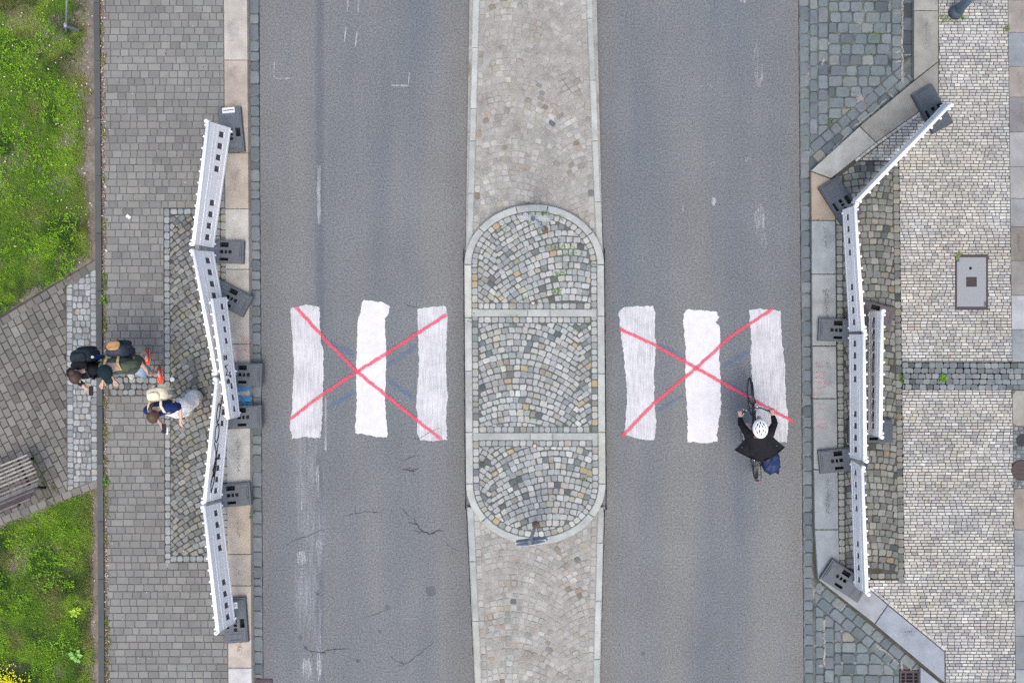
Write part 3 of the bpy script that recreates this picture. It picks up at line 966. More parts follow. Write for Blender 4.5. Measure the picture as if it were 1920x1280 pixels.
mos_diag((1629, 1102.4), (1771, 1219.4), -4.7)
st.emit(mos, 'small_sett', M_TILE)

# cobbled panel on the right and the cross drain
cob2 = sheet('cobbled_panel', [[(1565, 301.6), (1685.4, 302), (1695.8, 1085.4), (1640, 1085.4), (1575, 1056), (1566, 420), (1558, 337)], [(1691, 678.6), (1960, 678.6), (1960, 730.6), (1691.6, 730.6)]], Z_WALK - 0.011, M_BED_D)
st = Stones()
RC = [((134, 136, 132), 5), ((124, 126, 122), 4), ((146, 146, 140), 3), ((142, 135, 124), 1), ((112, 116, 116), 1.6), ((84, 90, 94), 0.8), ((154, 150, 138), 0.8), ((150, 128, 106), 0.12)]
for c0, w in ((1567.4, 10.6), (1674.6, 11)):
    v = 352 if c0 < 1600 else 303
    while v < 1084:
        L = random.uniform(11, 15.5); k = (v - 300) * (0.0085 if c0 < 1600 else 0.0132)
        st.add([(c0 + k, v + .6), (c0 + w + k, v + .6), (c0 + w + k, v + L - .6), (c0 + k, v + L - .6)], Z_WALK, pick(RC if c0 > 1600 else [((154, 158, 152), 3), ((140, 142, 138), 2), ((166, 168, 162), 1)]), rnd=0.02, tilt=0.02); v += L
reg = [[(1579, 327), (1607, 303.5), (1674, 303.5), (1684.5, 1073), (1586, 1064)], [(1560.5, 338), (1578.4, 327.4), (1578.4, 351), (1567.8, 351)]]
arc_cobbles(st, reg, (1576, 303, 1686, 1074), 12.4, 14, 150, 1560, Z_WALK, lambda u, v: pick(RC), jit=1.0, tilt=0.03)
rows(st, [[(1586, 1074), (1694, 1074), (1694, 1084.8), (1612, 1084.8)]], (1586, 1074), 0, 10.9, lambda k: random.uniform(11, 14), 1.1, Z_WALK, lambda u, v: pick(RC), rnd=0.02, tilt=0.02)
DR = [((132, 140, 146), 4), ((120, 128, 134), 4), ((144, 150, 152), 2), ((104, 112, 118), 1.5), ((90, 98, 104), .7)]
rows(st, [[(1692, 679.2), (1958, 679.2), (1958, 730.2), (1693, 730.2)]], (1692, 679.2), 0.25, 10.2, lambda k: random.uniform(10.5, 15.5), 0.7, Z_WALK, lambda u, v: pick(DR), rnd=0.015, jit=0.6, tilt=0.025)
st.emit(cob2, 'cobblestone', M_STONE)

# slabs at the right edge of the photograph and the ground beyond
apron = sheet('slab_pavement', [[(mx(-140) + .2, -140), (2030, -140), (2030, 678.2), (mx(678) + .2, 678.2)], [(mx(731) + .2, 731), (2030, 731), (2030, 1420), (mx(1420) + .2, 1420)]], Z_WALK - 0.010, M_BED_G)
st = Stones()
SL = [(-140, 0, (160, 154, 144)), (0.6, 60.6, (166, 156, 144)), (61.4, 124, (140, 152, 158)), (125, 181.6, (160, 150, 138)), (182.4, 247, (136, 136, 136)), (248, 312, (166, 168, 166)), (312.6, 371.6, (162, 164, 158)),
      (372.4, 424.6, (150, 154, 154)), (425.4, 488, (140, 132, 120)), (488.8, 553, (146, 144, 136)), (554, 617.4, (176, 182, 186)), (618.2, 677.6, (146, 154, 160)), (732, 797.6, (168, 164, 148)),
      (915.6, 992, (160, 148, 130)), (993, 1059.4, (146, 150, 152)), (1060.6, 1126, (162, 168, 170)), (1127, 1191, (150, 154, 156)), (1192, 1254, (134, 142, 146)), (1255, 1420, (160, 168, 172))]
for a, b, c in SL:
    rr = 0.05 if c in ((168, 164, 148), (160, 148, 130)) else 0.0
    st.add([(mx(a) + .8, a), (1958, a), (1958, b), (mx(b) + .8, b)], Z_WALK + 0.002, muted(c), bev=0.006, tilt=0.002, rnd=rr)
    st.add([(1959, a), (2030, a), (2030, b), (1959, b)], Z_WALK + 0.002, pick([((160, 156, 148), 1), ((148, 152, 154), 1)]), bev=0.006, tilt=0.002)
st.emit(apron, 'paving_slab', M_SLAB)
st = Stones()
rows(st, [[(mx(850) + .8, 799.5), (1960, 799.5), (1960, 914.6), (mx(850) + .8, 914.6)]], (1898, 799), 0, 7.4, lambda k: random.uniform(6, 9), 0.9, Z_WALK, lambda u, v: pick(DR), rnd=0.015, jit=0.5, tilt=0.02)
st.emit(apron, 'cobblestone', M_STONE)
sheet('far_pavement', [[(2031, -1500), (5000, -1500), (5000, 2800), (2031, 2800)], [(1716, -1500), (2029, -1500), (2029, -142), (1716, -142)], [(1728, 1422), (2029, 1422), (2029, 2800), (1728, 2800)]], Z_WALK - 0.012,
      ground_mat('far_paving', rgb(170, 168, 162), rgb(150, 150, 148), 3.0))
# ------------------------------------------------------------------ paint on the road
def paint_material(name, col, streak, opac, colvar=0.06, soft=0.0, lo=0.35, hi=0.62):
    """brushed or sprayed paint: opaque in its middle, ragged where the brush lifted"""
    n = NT(name)
    p = n.pos()
    e = n.attr('edge', True)
    fine = n.noise(p, 70, 3, 0.75)
    st_ = n.noise(n.scale_vec(p, (55, 2.2, 1)), 1.0, 4, 0.65)
    big = n.noise(p, 2.2, 3)
    cover = n.math('ADD', n.math('MULTIPLY', st_, streak), n.math('MULTIPLY', fine, 1 - streak))
    cover = n.map(n.math('ADD', cover, n.math('MULTIPLY', n.math('SUBTRACT', big, 0.5), 0.35)), lo, hi, opac, 1.0)
    rag = n.map(n.math('ADD', n.math('MULTIPLY', e, 1.3 - soft), n.math('MULTIPLY', n.math('SUBTRACT', n.noise(p, 34, 4, 0.7), 0.5), 1.5)), 0.12, 0.30 + soft, 0, 1)
    al = n.math('MULTIPLY', cover, rag)
    c = n.mix(1.0, col, n.gray(n.map(n.noise(p, 9, 3), 0.3, 0.7, 1 - colvar, 1 + colvar)), 'MULTIPLY')
    return n.done(c, 0.75, 0, 0.3, al)
M_WHITE_THICK = paint_material('white_paint_thick', rgb(236, 236, 238), 0.6, 0.90)
M_WHITE_THIN = paint_material('white_paint_thin', rgb(226, 227, 230), 0.75, 0.58, lo=0.33, hi=0.60)
M_RED = paint_material('red_spray_paint', rgb(250, 96, 124), 0.1, 0.62, soft=0.55)
M_BLUE = paint_material('blue_spray_paint', rgb(62, 132, 196), 0.3, 0.10, soft=0.8, lo=0.36, hi=0.74)
M_WORN_W = paint_material('worn_white_paint', rgb(226, 229, 233), 0.75, 0.0, soft=0.7, lo=0.47, hi=0.62)
M_LINE_W = paint_material('white_line_paint', rgb(214, 218, 222), 0.3, 0.05, soft=0.4, lo=0.36, hi=0.72)
M_CHALK = paint_material('pink_chalk', rgb(222, 150, 156), 0.2, 0.0, soft=0.5, lo=0.40, hi=0.80)
M_CHALK_B = paint_material('blue_chalk', rgb(52, 140, 200), 0.3, 0.15, soft=0.3, lo=0.34, hi=0.62)
M_CRACK = plain('dark_crack', rgb(66, 70, 78), 0.95)  # dark grey of the crack ribbons

def edge_mesh(name, vs, fs, edge, m, parent):
    me = bpy.data.meshes.new(name); me.from_pydata(vs, [], fs)
    at = me.attributes.new('edge', 'FLOAT', 'POINT'); at.data.foreach_set('value', edge)
    me.materials.append(m)
    o = bpy.data.objects.new(name, me); COL.objects.link(o)
    if parent: o.parent = parent
    return o

def patch(name, poly, z, m, parent, w=0.030, rough=0.010, step=0.05):
    """ragged painted patch"""
    q = [P(u, v, 0) for u, v in poly]; q = [Vector((a.x, a.y)) for a in q]
    if area2(q) < 0: q = q[::-1]
    d = []
    for i in range(len(q)):
        a, b = q[i], q[(i + 1) % len(q)]
        m_ = max(1, int((b - a).length / step))
        t = (b - a).normalized() if (b - a).length else Vector((1, 0)); nn = Vector((t.y, -t.x))
        for k in range(m_):
            p = a.lerp(b, k / m_)
            d.append(p + nn * (random.uniform(-1, 1) * rough))
    ins = inset(d, w); n = len(d)
    vs = [(p.x, p.y, z) for p in d] + [(p.x, p.y, z) for p in ins]
    fs = [(i, (i + 1) % n, n + (i + 1) % n, n + i) for i in range(n)] + [[n + i for i in range(n)]]
    return edge_mesh(name, vs, fs, [0.0] * n + [1.0] * n, m, parent)

def stroke(name, pts, w, z, m, parent, taper=0.0, wob=0.006, step=0.06, zf=None):
    """sprayed stroke along photograph points, w metres wide"""
    q = [P(u, v, zf or 0) for u, v in pts]; q = [Vector((a.x, a.y)) for a in q]
    d = []
    for a, b in zip(q, q[1:]):
        m_ = max(1, int((b - a).length / step))
        d += [a.lerp(b, k / m_) for k in range(m_)]
    d.append(q[-1])
    vs, ed, fs = [], [], []
    n = len(d)
    for i, p in enumerate(d):
        t = (d[min(n - 1, i + 1)] - d[max(0, i - 1)]).normalized(); s = Vector((-t.y, t.x))
        k = i / max(1, n - 1)
        ww = w * (1 - taper * k) * random.uniform(0.85, 1.15) / 2
        p = p + s * random.uniform(-wob, wob)
        e = 0.5 if i in (0, n - 1) else 1.0
        for x, v in ((-1, 0.0), (-0.4, e), (0.4, e), (1, 0.0)):
            c = p + s * (ww * x); vs.append((c.x, c.y, z)); ed.append(v)
    for i in range(n - 1):
        for k in range(3): fs.append((i * 4 + k, i * 4 + k + 1, i * 4 + 5 + k, i * 4 + 4 + k))
    return edge_mesh(name, vs, fs, ed, m, parent)

def Z1(pts, s=3.2, ox=470, oy=500): return [(ox + x / s, oy + y / s) for x, y in pts]
stripes = [
    (Z1([(240, 245), (330, 228), (415, 235), (415, 300), (425, 460), (440, 500), (440, 640), (430, 800), (435, 880), (420, 1030), (330, 1020), (245, 1035), (235, 960), (250, 800), (258, 600), (246, 380), (238, 290)]), M_WHITE_THIN, 'brushed white stripe letting the asphalt show through'),
    (Z1([(672, 198), (790, 210), (838, 236), (825, 290), (808, 312), (815, 600), (808, 800), (822, 1000), (820, 1025), (750, 1020), (625, 998), (635, 800), (632, 600), (642, 320), (658, 270)]), M_WHITE_THICK, 'thick opaque white stripe'),
    (Z1([(1000, 250), (1085, 238), (1170, 235), (1185, 290), (1175, 500), (1172, 600), (1185, 780), (1175, 900), (1180, 1040), (1090, 1045), (1020, 1042), (995, 1000), (1000, 900), (990, 820), (1010, 600), (1000, 400)]), M_WHITE_THIN, 'brushed white stripe with a crack through its lower end'),
    (Z1([(150, 255), (180, 228), (350, 222), (362, 260), (360, 400), (370, 425), (356, 600), (358, 760), (370, 880), (355, 990), (290, 990), (185, 960), (200, 750), (180, 500), (165, 400)], 3.049, 1110), M_WHITE_THIN, 'slanting brushed white stripe'),
    (Z1([(520, 270), (545, 242), (715, 255), (730, 290), (712, 320), (735, 350), (730, 500), (738, 700), (740, 800), (715, 960), (720, 1000), (640, 1008), (545, 1000), (545, 850), (530, 650), (535, 480), (520, 330)], 3.049, 1110), M_WHITE_THICK, 'thick opaque white stripe'),
    (Z1([(896, 245), (960, 238), (1080, 250), (1086, 400), (1105, 560), (1110, 760), (1125, 870), (1115, 1005), (1030, 1000), (920, 960), (915, 720), (905, 500), (910, 440)], 3.049, 1110), M_WHITE_THIN, 'brushed white stripe under the cyclist')]
for pl, m, lab in stripes:
    o = patch('crossing_stripe', pl, 0.004, m, road); o['label'] = lab
# blue strokes below the red ones
for pts, w, tp in ((((610, 664), (609.0, 664)), .1, 0),):
    pass
bl = [(Z1([(625, 530), (560, 500), (445, 430)]), .13, .6), (Z1([(628, 742), (560, 790), (440, 860)]), .10, .5), (Z1([(815, 592), (890, 545), (1000, 465)]), .11, .3), (Z1([(818, 672), (900, 730), (1000, 806)]), .10, .3),
      (Z1([(380, 440), (525, 512)], 3.049, 1110), .06, 0), (Z1([(525, 735), (450, 775), (368, 832)], 3.049, 1110), .075, .2), (Z1([(740, 575), (810, 530), (912, 478)], 3.049, 1110), .08, .3), (Z1([(740, 640), (830, 690), (900, 745)], 3.049, 1110), .06, .3)]
for pts, w, tp in bl: stroke('blue_stroke', pts, w * 1.4, 0.008, M_BLUE, road, tp)
for pts, w in (([(553, 574), (611, 637), (670, 697), (745, 758), (829, 825)], .085), ([(839, 589), (755, 643), (670, 697), (606, 738), (543, 787)], .085),
               ([(1159, 615), (1230, 648), (1305, 690), (1395, 740), (1489, 791)], .085), ([(1450, 578), (1370, 630), (1305, 690), (1225, 757), (1165, 819)], .085)):
    stroke('red_stroke', pts, w * 0.98, 0.012 + 0.002 * random.random(), M_RED, road)
# survey marks and worn paint
for pts, w in (([(514.5, 115), (514, 148)], .022), ([(513, 147.5), (545, 147.5)], .022), ([(768, 136), (765.5, 161)], .018), ([(765, 161), (734, 160.5)], .024), ([(653, -4), (651, 24)], .022), ([(673, -2), (671.5, 24)], .024),
               ([(648.5, 50), (646, 80)], .020), ([(669.5, 59), (666, 88)], .022), ([(598.5, 310), (597.5, 365), (598.5, 420)], .05), ([(611, 742), (610.5, 845)], .035), ([(637, 505), (638, 470)], .0)):
    if w: stroke('survey_mark', pts, w * 1.6, 0.004, M_LINE_W, road, wob=0.003)
for (u, v, a, b) in ((1417, 108, 9, 26), (1424, 135, 12, 28), (1425, 418, 11, 34), (1432, 452, 8, 18), (1403, 300, 7, 9), (1432, 303, 4, 8), (1336, 306, 7, 8), (1338, 378, 7, 10), (1332, 164, 5, 9), (1328, 14, 5, 9), (1393, 2, 7, 6), (1280, 392, 4, 8),
                     (566, 1046, 11, 16), (598, 1028, 8, 24), (580, 1156, 4, 9), (599, 1230, 6, 60), (836, 1014, 3, 4), (756, 418, 3, 3), (575, 1255, 10, 26), (566, 935, 6, 30), (596, 900, 5, 40)):
    pl = [(u + a * math.cos(t) * random.uniform(.7, 1.2), v + b * math.sin(t) * random.uniform(.7, 1.2)) for t in [i * math.pi / 6 for i in range(12)]]
    patch('worn_paint', pl, 0.004, M_WORN_W, road, w=0.02, rough=0.006)
# cracks
Z3 = lambda pts: [(470 + x / 3.0465, 860 + y / 3.0465) for x, y in pts]
cr = [(Z3([(865, 280), (890, 310), (920, 342)]), .010), (Z3([(900, 362), (950, 376), (975, 410), (1030, 430), (1060, 410), (1108, 410)]), .026), (Z3([(975, 410), (958, 430)]), .012), (Z3([(520, 330), (600, 310), (660, 300), (720, 306), (752, 304)]), .010),
      (Z3([(205, 492), (260, 460), (330, 440), (390, 410), (440, 395)]), .009), (Z3([(300, 1068), (340, 1097), (400, 1105), (480, 1085), (560, 1085)]), .016), (Z3([(790, 1125), (840, 1155), (880, 1172), (930, 1140), (1000, 1080), (1060, 1040)]), .011),
      (Z3([(860, 62), (895, 55), (930, 72), (962, 45)]), .012), (Z3([(1110, 470), (1150, 510), (1210, 530)]), .006), (Z1([(910, 1168), (960, 1142), (1012, 1130)]), .014), (Z1([(895, 1215), (955, 1222), (1010, 1208)]), .014),
      (Z1([(965, 1042), (985, 1026), (1005, 1032), (1060, 1000), (1095, 985), (1135, 966)]), .010), (Z1([(920, 215), (960, 240), (1010, 244)]), .009), (Z3([(640, 910), (720, 885), (800, 850)]), .006)]
for pts, w in list(cr):          # short side branches
    for p_ in pts[1:-1]:
        if random.random() < .55:
            a_ = random.uniform(0, 6.283); L_ = random.uniform(7, 16)
            cr.append(([p_, (p_[0] + L_ * .5 * math.cos(a_) + 1.5, p_[1] + L_ * .5 * math.sin(a_)), (p_[0] + L_ * math.cos(a_ + .5), p_[1] + L_ * math.sin(a_ + .5))], w * .5))
for pts, w in cr:
    q = []
    for a, b in zip(pts, pts[1:]):
        m_ = max(2, int(math.hypot(b[0] - a[0], b[1] - a[1]) / 3.0))
        for k in range(m_): q.append((a[0] + (b[0] - a[0]) * k / m_ + random.uniform(-.9, .9), a[1] + (b[1] - a[1]) * k / m_ + random.uniform(-.9, .9)))
    q.append(pts[-1])
    vs, fs = [], []
    w3 = [P(u, v) for u, v in q]; n = len(w3)
    for i, p in enumerate(w3):
        t = (w3[min(n - 1, i + 1)] - w3[max(0, i - 1)]).normalized(); s = Vector((-t.y, t.x, 0))
        ww = w * 0.38 * math.sin(math.pi * (0.08 + 0.84 * i / (n - 1))) * random.uniform(.5, 1.3)
        vs += [tuple(p + s * ww + Vector((0, 0, .006))), tuple(p - s * ww + Vector((0, 0, .006)))]
    fs = [(2 * i, 2 * i + 1, 2 * i + 3, 2 * i + 2) for i in range(n - 1)]
    b = MB(); b.add(vs, fs); b.build('crack', M_CRACK, road, centre=False)
M_STAIN = paint_material('oil_stain', rgb(82, 86, 94), 0.2, 0.0, soft=0.7, lo=0.30, hi=0.75)
for u, v, r_ in ((808, 1107, 10), (563, 1194, 5), (595, 1113, 4), (573, 1213, 5), (671, 1238, 5), (727, 1138, 6), (712, 1183, 4), (1206, 1224, 4), (1342, 1185, 2), (1309, 1218, 2.5), (1283, 994, 2), (1366, 1253, 3), (1246, 62, 2)):
    pl = [(u + r_ * math.cos(t) * random.uniform(.8, 1.2), v + r_ * 1.1 * math.sin(t) * random.uniform(.8, 1.2)) for t in [i * math.pi / 5 for i in range(10)]]
    patch('stain', pl, 0.003, M_STAIN, road, w=0.012, rough=0.003)

# ------------------------------------------------------------------ chalk on the kerbs
def text_mesh(body, size):
    cu = bpy.data.curves.new('letters', 'FONT'); cu.body = body; cu.size = size; cu.align_x = 'CENTER'; cu.align_y = 'CENTER'
    ob = bpy.data.objects.new('letters', cu); COL.objects.link(ob)
    dg = bpy.context.evaluated_depsgraph_get()
    me = bpy.data.meshes.new_from_object(ob.evaluated_get(dg))
    bpy.data.objects.remove(ob); bpy.data.curves.remove(cu)
    return me
def letter_strokes(ch):
    L = {'A': [[(-.4, -.5), (0, .5), (.4, -.5)], [(-.25, -.12), (.25, -.12)]], 'C': [[(.38, .36), (.1, .5), (-.28, .38), (-.4, 0), (-.28, -.38), (.1, -.5), (.38, -.36)]],
         'H': [[(-.36, .5), (-.36, -.5)], [(.36, .5), (.36, -.5)], [(-.36, 0), (.36, 0)]], 'T': [[(-.42, .5), (.42, .5)], [(0, .5), (0, -.5)]],
         'U': [[(-.36, .5), (-.36, -.2), (-.2, -.48), (.2, -.48), (.36, -.2), (.36, .5)]], 'N': [[(-.36, -.5), (-.36, .5), (.36, -.5), (.36, .5)]],
         'G': [[(.36, .34), (.1, .5), (-.28, .38), (-.4, 0), (-.28, -.38), (.1, -.5), (.36, -.34), (.36, -.02), (.1, -.02)]]}
    return L[ch]
def chalk_word(word, pts, h, w, ang, parent, wd=.024):
    for ch, (u, v) in zip(word, pts):
        for s in letter_strokes(ch):
            q = []
            for x, y in s:
                X, Y = x * w, -y * h
                q.append((u + X * math.cos(ang) - Y * math.sin(ang), v + X * math.sin(ang) + Y * math.cos(ang)))
            stroke('chalk_letter', q, wd * 1.5, Z_WALK + 0.012, M_CHALK, parent, zf=Z_WALK + 0.012, wob=0.004, step=0.03)
chalk_word('ACHTUNG', [(1540, 799), (1538, 781), (1537, 762), (1536, 740), (1536, 722), (1537, 704), (1541, 683)], 22, 15, R(-90), kerb2)
chalk_word('AC', [(459, 637), (456, 663)], 24, 19, R(90), kerb)
for q, w in (([(440, 730), (458, 729), (472, 728)], .10), ([(438, 749), (458, 748), (472, 750)], .13), ([(440, 757), (473, 756)], .07)):
    stroke('chalk_patch', q, w * 1.2, Z_WALK + 0.011, M_CHALK_B, kerb, zf=Z_WALK + 0.011)

# rust-brown water stains on the granite, pale mortar smears between the driveway setts
M_RUSTST = paint_material('brown_stain', rgb(150, 122, 98), 0.1, 0.0, soft=0.9, lo=0.30, hi=0.75)
M_GREYST = paint_material('grey_stain', rgb(120, 124, 124), 0.1, 0.0, soft=0.9, lo=0.32, hi=0.80)
M_MORTAR = paint_material('mortar_smear', rgb(186, 180, 172), 0.2, 0.0, soft=0.4, lo=0.36, hi=0.58)
def blot(u, v, a, b_, m, z, parent, name='stain'):
    pl = [(u + a * math.cos(t) * random.uniform(.75, 1.2), v + b_ * math.sin(t) * random.uniform(.75, 1.2)) for t in [i * math.pi / 7 for i in range(14)]]
    patch(name, pl, z, m, parent, w=min(a, b_) * .6 / SCALE, rough=0.01)
for u, v, a, b_ in ((1654, 248, 16, 12), (1628, 262, 8, 10), (1752, 10, 5, 9), (1545, 372, 14, 26)): blot(u, v, a, b_, M_RUSTST, Z_WALK + .009, kerb2)
for u, v, a, b_ in ((1910, 216, 9, 26), (1908, 150, 10, 14), (1912, 30, 10, 16), (1908, 940, 12, 18), (1905, 455, 8, 22)): blot(u, v, a, b_, M_RUSTST, Z_WALK + .007, apron)
for u, v, a, b_ in ((1548, 450, 14, 30), (1548, 580, 14, 40), (1550, 700, 12, 30), (1549, 930, 14, 34), (1735, 70, 12, 34), (1700, 1180, 22, 14), (1600, 1090, 14, 10)): blot(u, v, a, b_, M_GREYST, Z_WALK + .009, kerb2)
for u, v, a, b_ in ((440, 60, 14, 30), (442, 140, 14, 18), (446, 340, 16, 26), (448, 440, 15, 30), (450, 600, 14, 26), (449, 850, 15, 40), (452, 985, 14, 24), (452, 1070, 14, 16)): blot(u, v, a, b_, M_GREYST, Z_WALK + .009, kerb)
for u, v, a, b_ in ((446, 200, 15, 14), (450, 265, 13, 14), (452, 1190, 14, 34)): blot(u, v, a, b_, M_RUSTST, Z_WALK + .009, kerb)
for pts, w in (([(1691.4, -20), (1691.6, 60), (1691, 110), (1692, 158)], .05), ([(1674, 26), (1690, 25)], .03), ([(1674, 98), (1691, 96)], .04), ([(1676, 118), (1691, 116)], .04), ([(1692, 104), (1711, 103)], .03), ([(1668, 176), (1676, 186)], .05),
               ([(1600, 240), (1640, 206), (1662, 186)], .035), ([(1528, 312), (1560, 283), (1592, 250)], .035), ([(1545, 110), (1540, 124)], .06), ([(1545, 1160), (1546, 1200), (1545, 1250)], .05), ([(1640, 1205), (1668, 1228), (1684, 1244)], .05), ([(1532, 1248), (1545, 1248)], .05), ([(1688, 1236), (1690, 1256)], .05), ([(1705, 1244), (1707, 1256)], .03)):
    stroke('mortar_smear', pts, w, 0.020, M_MORTAR, gut2, wob=.012)

# ------------------------------------------------------------------ crowd-control barriers
def grimy_plastic():
    n = NT('white_plastic'); p = n.pos()
    g_ = n.map(n.noise(n.scale_vec(p, (3, 3, 1.2)), 2.2, 5, 0.7), 0.52, 0.78, 0, 0.35)
    s_ = n.map(n.noise(p, 26, 3, 0.8), 0.60, 0.78, 0, 0.30)
    return n.done(n.mix(n.math('MAXIMUM', g_, s_), (0.88, 0.88, 0.88, 1), (0.58, 0.57, 0.55, 1)), 0.5, 0, 0.4)
M_PLASTIC = grimy_plastic()
M_SHADE_GREY = plain('recess_shade_grey', rgb(178, 174, 180), 0.5, var=0.08)  # pale grey standing in for shading in the panel's hollows
M_RUBBER = plain('recycled_rubber', rgb(104, 111, 117), 0.8, var=0.14, scale=30, bump=0.3)
M_RUBBER_B = plain('brown_recycled_rubber', rgb(104, 98, 100), 0.85, var=0.14, scale=30, bump=0.3)
M_RUBBER_D = plain('dark_recycled_rubber', rgb(84, 93, 101), 0.8, var=0.14, scale=30, bump=0.3)
M_HOLE = plain('dark_socket', rgb(22, 24, 30), 0.9)
M_INK = plain('black_marker', rgb(28, 28, 34), 0.6)
M_STICK = plain('white_sticker', rgb(238, 238, 240), 0.5, var=0.02)

M_RECESS = plain('shaded_recess', rgb(92, 86, 100), 0.8)  # dark backing of the holes, their inner shadow put into its colour
def barrier(tA, tB, bA, bB, label, group, zt=1.0, zb=0.15, knob_side=1, grey=False, tips=(1, 1)):
    """tops and bottoms of the panel's two ends, as photograph points"""
    TA, TB, BA, BB = P(*tA, zt + Z_WALK), P(*tB, zt + Z_WALK), P(*bA, zb + Z_WALK), P(*bB, zb + Z_WALK)
    base = (BA + BB) / 2; base.z = Z_WALK
    root = empty('crowd_barrier', base)
    tag(root, label, 'barrier', group)
    def Q(s, t, n=0.0):
        p = (BA * (1 - s) + BB * s) * (1 - t) + (TA * (1 - s) + TB * s) * t
        return p - base + N * n
    side = (TB - TA).normalized(); up = ((TA + TB) / 2 - (BA + BB) / 2).normalized()
    N = side.cross(up).normalized()
    if N.z < 0 and False: N = -N
    to_cam = (Vector((0, 0, CAM_H)) - base)
    if N.dot(to_cam) < 0: N = -N
    # perforated panel: cells with their own thickness, zero = open
    hs = [.075, .17, .265, .36, .64, .735, .83, .925]; hw = .024
    sc = [0, .012] + [x for h in hs for x in (h - hw, h + hw)] + [.988, 1]
    tc = [0, .07, .09, .25, .51, .57, .60, .90, .92, 1]
    ns, nt = len(sc) - 1, len(tc) - 1
    th = [[.024] * nt for _ in range(ns)]
    for i in range(ns):
        for j in range(nt):
            c = (sc[i] + sc[i + 1]) / 2
            if j in (0, 8): th[i][j] = .034
            elif j == 5: th[i][j] = .030
            elif i in (0, ns - 1): th[i][j] = .034
            elif j == 3 and any(abs(c - h) < .005 for h in hs): th[i][j] = 0.0
            elif j == 3: th[i][j] = .021
            elif j == 6: th[i][j] = .027
    b = MB()
    vid = {}
    V = []; F = []
    def vert(i, j, w):
        k = (i, j, round(w, 4))
        if k not in vid: vid[k] = len(V); V.append(tuple(Q(sc[i], tc[j], w)))
        return vid[k]
    T = lambda i, j: th[i][j] if 0 <= i < ns and 0 <= j < nt else 0.0
    for i in range(ns):
        for j in range(nt):
            w = th[i][j] / 2
            if w:
                F.append((vert(i, j, w), vert(i + 1, j, w), vert(i + 1, j + 1, w), vert(i, j + 1, w)))
                F.append((vert(i, j + 1, -w), vert(i + 1, j + 1, -w), vert(i + 1, j, -w), vert(i, j, -w)))
            for (i2, j2, e0, e1) in ((i + 1, j, (i + 1, j), (i + 1, j + 1)), (i - 1, j, (i, j), (i, j + 1)), (i, j + 1, (i, j + 1), (i + 1, j + 1)), (i, j - 1, (i, j), (i + 1, j))):
                w2 = T(i2, j2) / 2
                if w2 < w:
                    if w2 == 0:
                        F.append((vert(*e0, w), vert(*e1, w), vert(*e1, -w), vert(*e0, -w)))
                    else:
                        for sg in (1, -1): F.append((vert(*e0, sg * w), vert(*e1, sg * w), vert(*e1, sg * w2), vert(*e0, sg * w2)))
    b.add(V, F)
    pn = b.build('panel', M_PLASTIC, root)
    bm = bmesh.new(); bm.from_mesh(pn.data); bmesh.ops.recalc_face_normals(bm, faces=bm.faces); bm.to_mesh(pn.data); bm.free()
    for h in hs:
        MB().add([Q(h - hw * 1.05, tc[3] - .01, -.0085), Q(h + hw * 1.05, tc[3] - .01, -.0085), Q(h + hw * 1.05, tc[4] + .01, -.0085), Q(h - hw * 1.05, tc[4] + .01, -.0085)], [(0, 1, 2, 3)]).build('recess_shade', M_RECESS, root)
    MB().tube([Q(0.0, 1.015), Q(1.0, 1.015)], .030, 10).build('top_rail', M_PLASTIC, root)
    MB().tube([Q(0.01, .74, .014), Q(.99, .74, .014)], .006, 6).build('moulded_rib', M_PLASTIC, root)
    if grey:  # flat grey sheets, the shading of the hollows put into their colour
        for h in [.07 + .095 * k for k in range(10)]:
            pass
        g_ = MB()
        for a, c in zip([.1] + [x + .048 for x in hs[:-1]], [x - .048 for x in hs]):
            pass
        for k in range(9):
            s0 = (.112, .208, .302, .40, .455, .56, .678, .772, .868)[k]; wd = (.022, .022, .022, .022, .04, .04, .022, .022, .022)[k]
            g_ = MB(); g_.add([Q(s0 - wd, .28, .0125), Q(s0 + wd, .28, .0125), Q(s0 + wd, .49, .0125), Q(s0 - wd, .49, .0125)], [(0, 1, 2, 3)])
            g_.build('recess_shade_patch', M_SHADE_GREY, root)
    me = None
    for s in [.03 + .094 * k for k in range(11)]:
        c = Q(min(s, .985), .985, -.045 * knob_side)
        if me is None:
            kb = MB(); kb.superell((0, 0, 0), (.022, .022, .026), 1.0, 10, 6)
            o = kb.build('knob', M_PLASTIC, root); me = o.data
        else:
            o = bpy.data.objects.new('knob', me); COL.objects.link(o); o.parent = root
        o.location = c
    for s, on in ((0.0, tips[0]), (1.0, tips[1])):
        if on:
            kb = MB(); kb.tube([Q(s, .90, -.02 * knob_side) , Q(s, 1.05, -.02 * knob_side)], .032, 10)
            kb.superell(Q(s, 1.05, -.02 * knob_side), (.036, .036, .03), 1.0, 10, 6)
            kb.build('hinge_pin', M_PLASTIC, root)
    for s in (.03, .97):
        MB().bar(Q(s, 0.0), Q(s, -.13), .05, .035, side).build('peg', M_PLASTIC, root)
    return root, Q

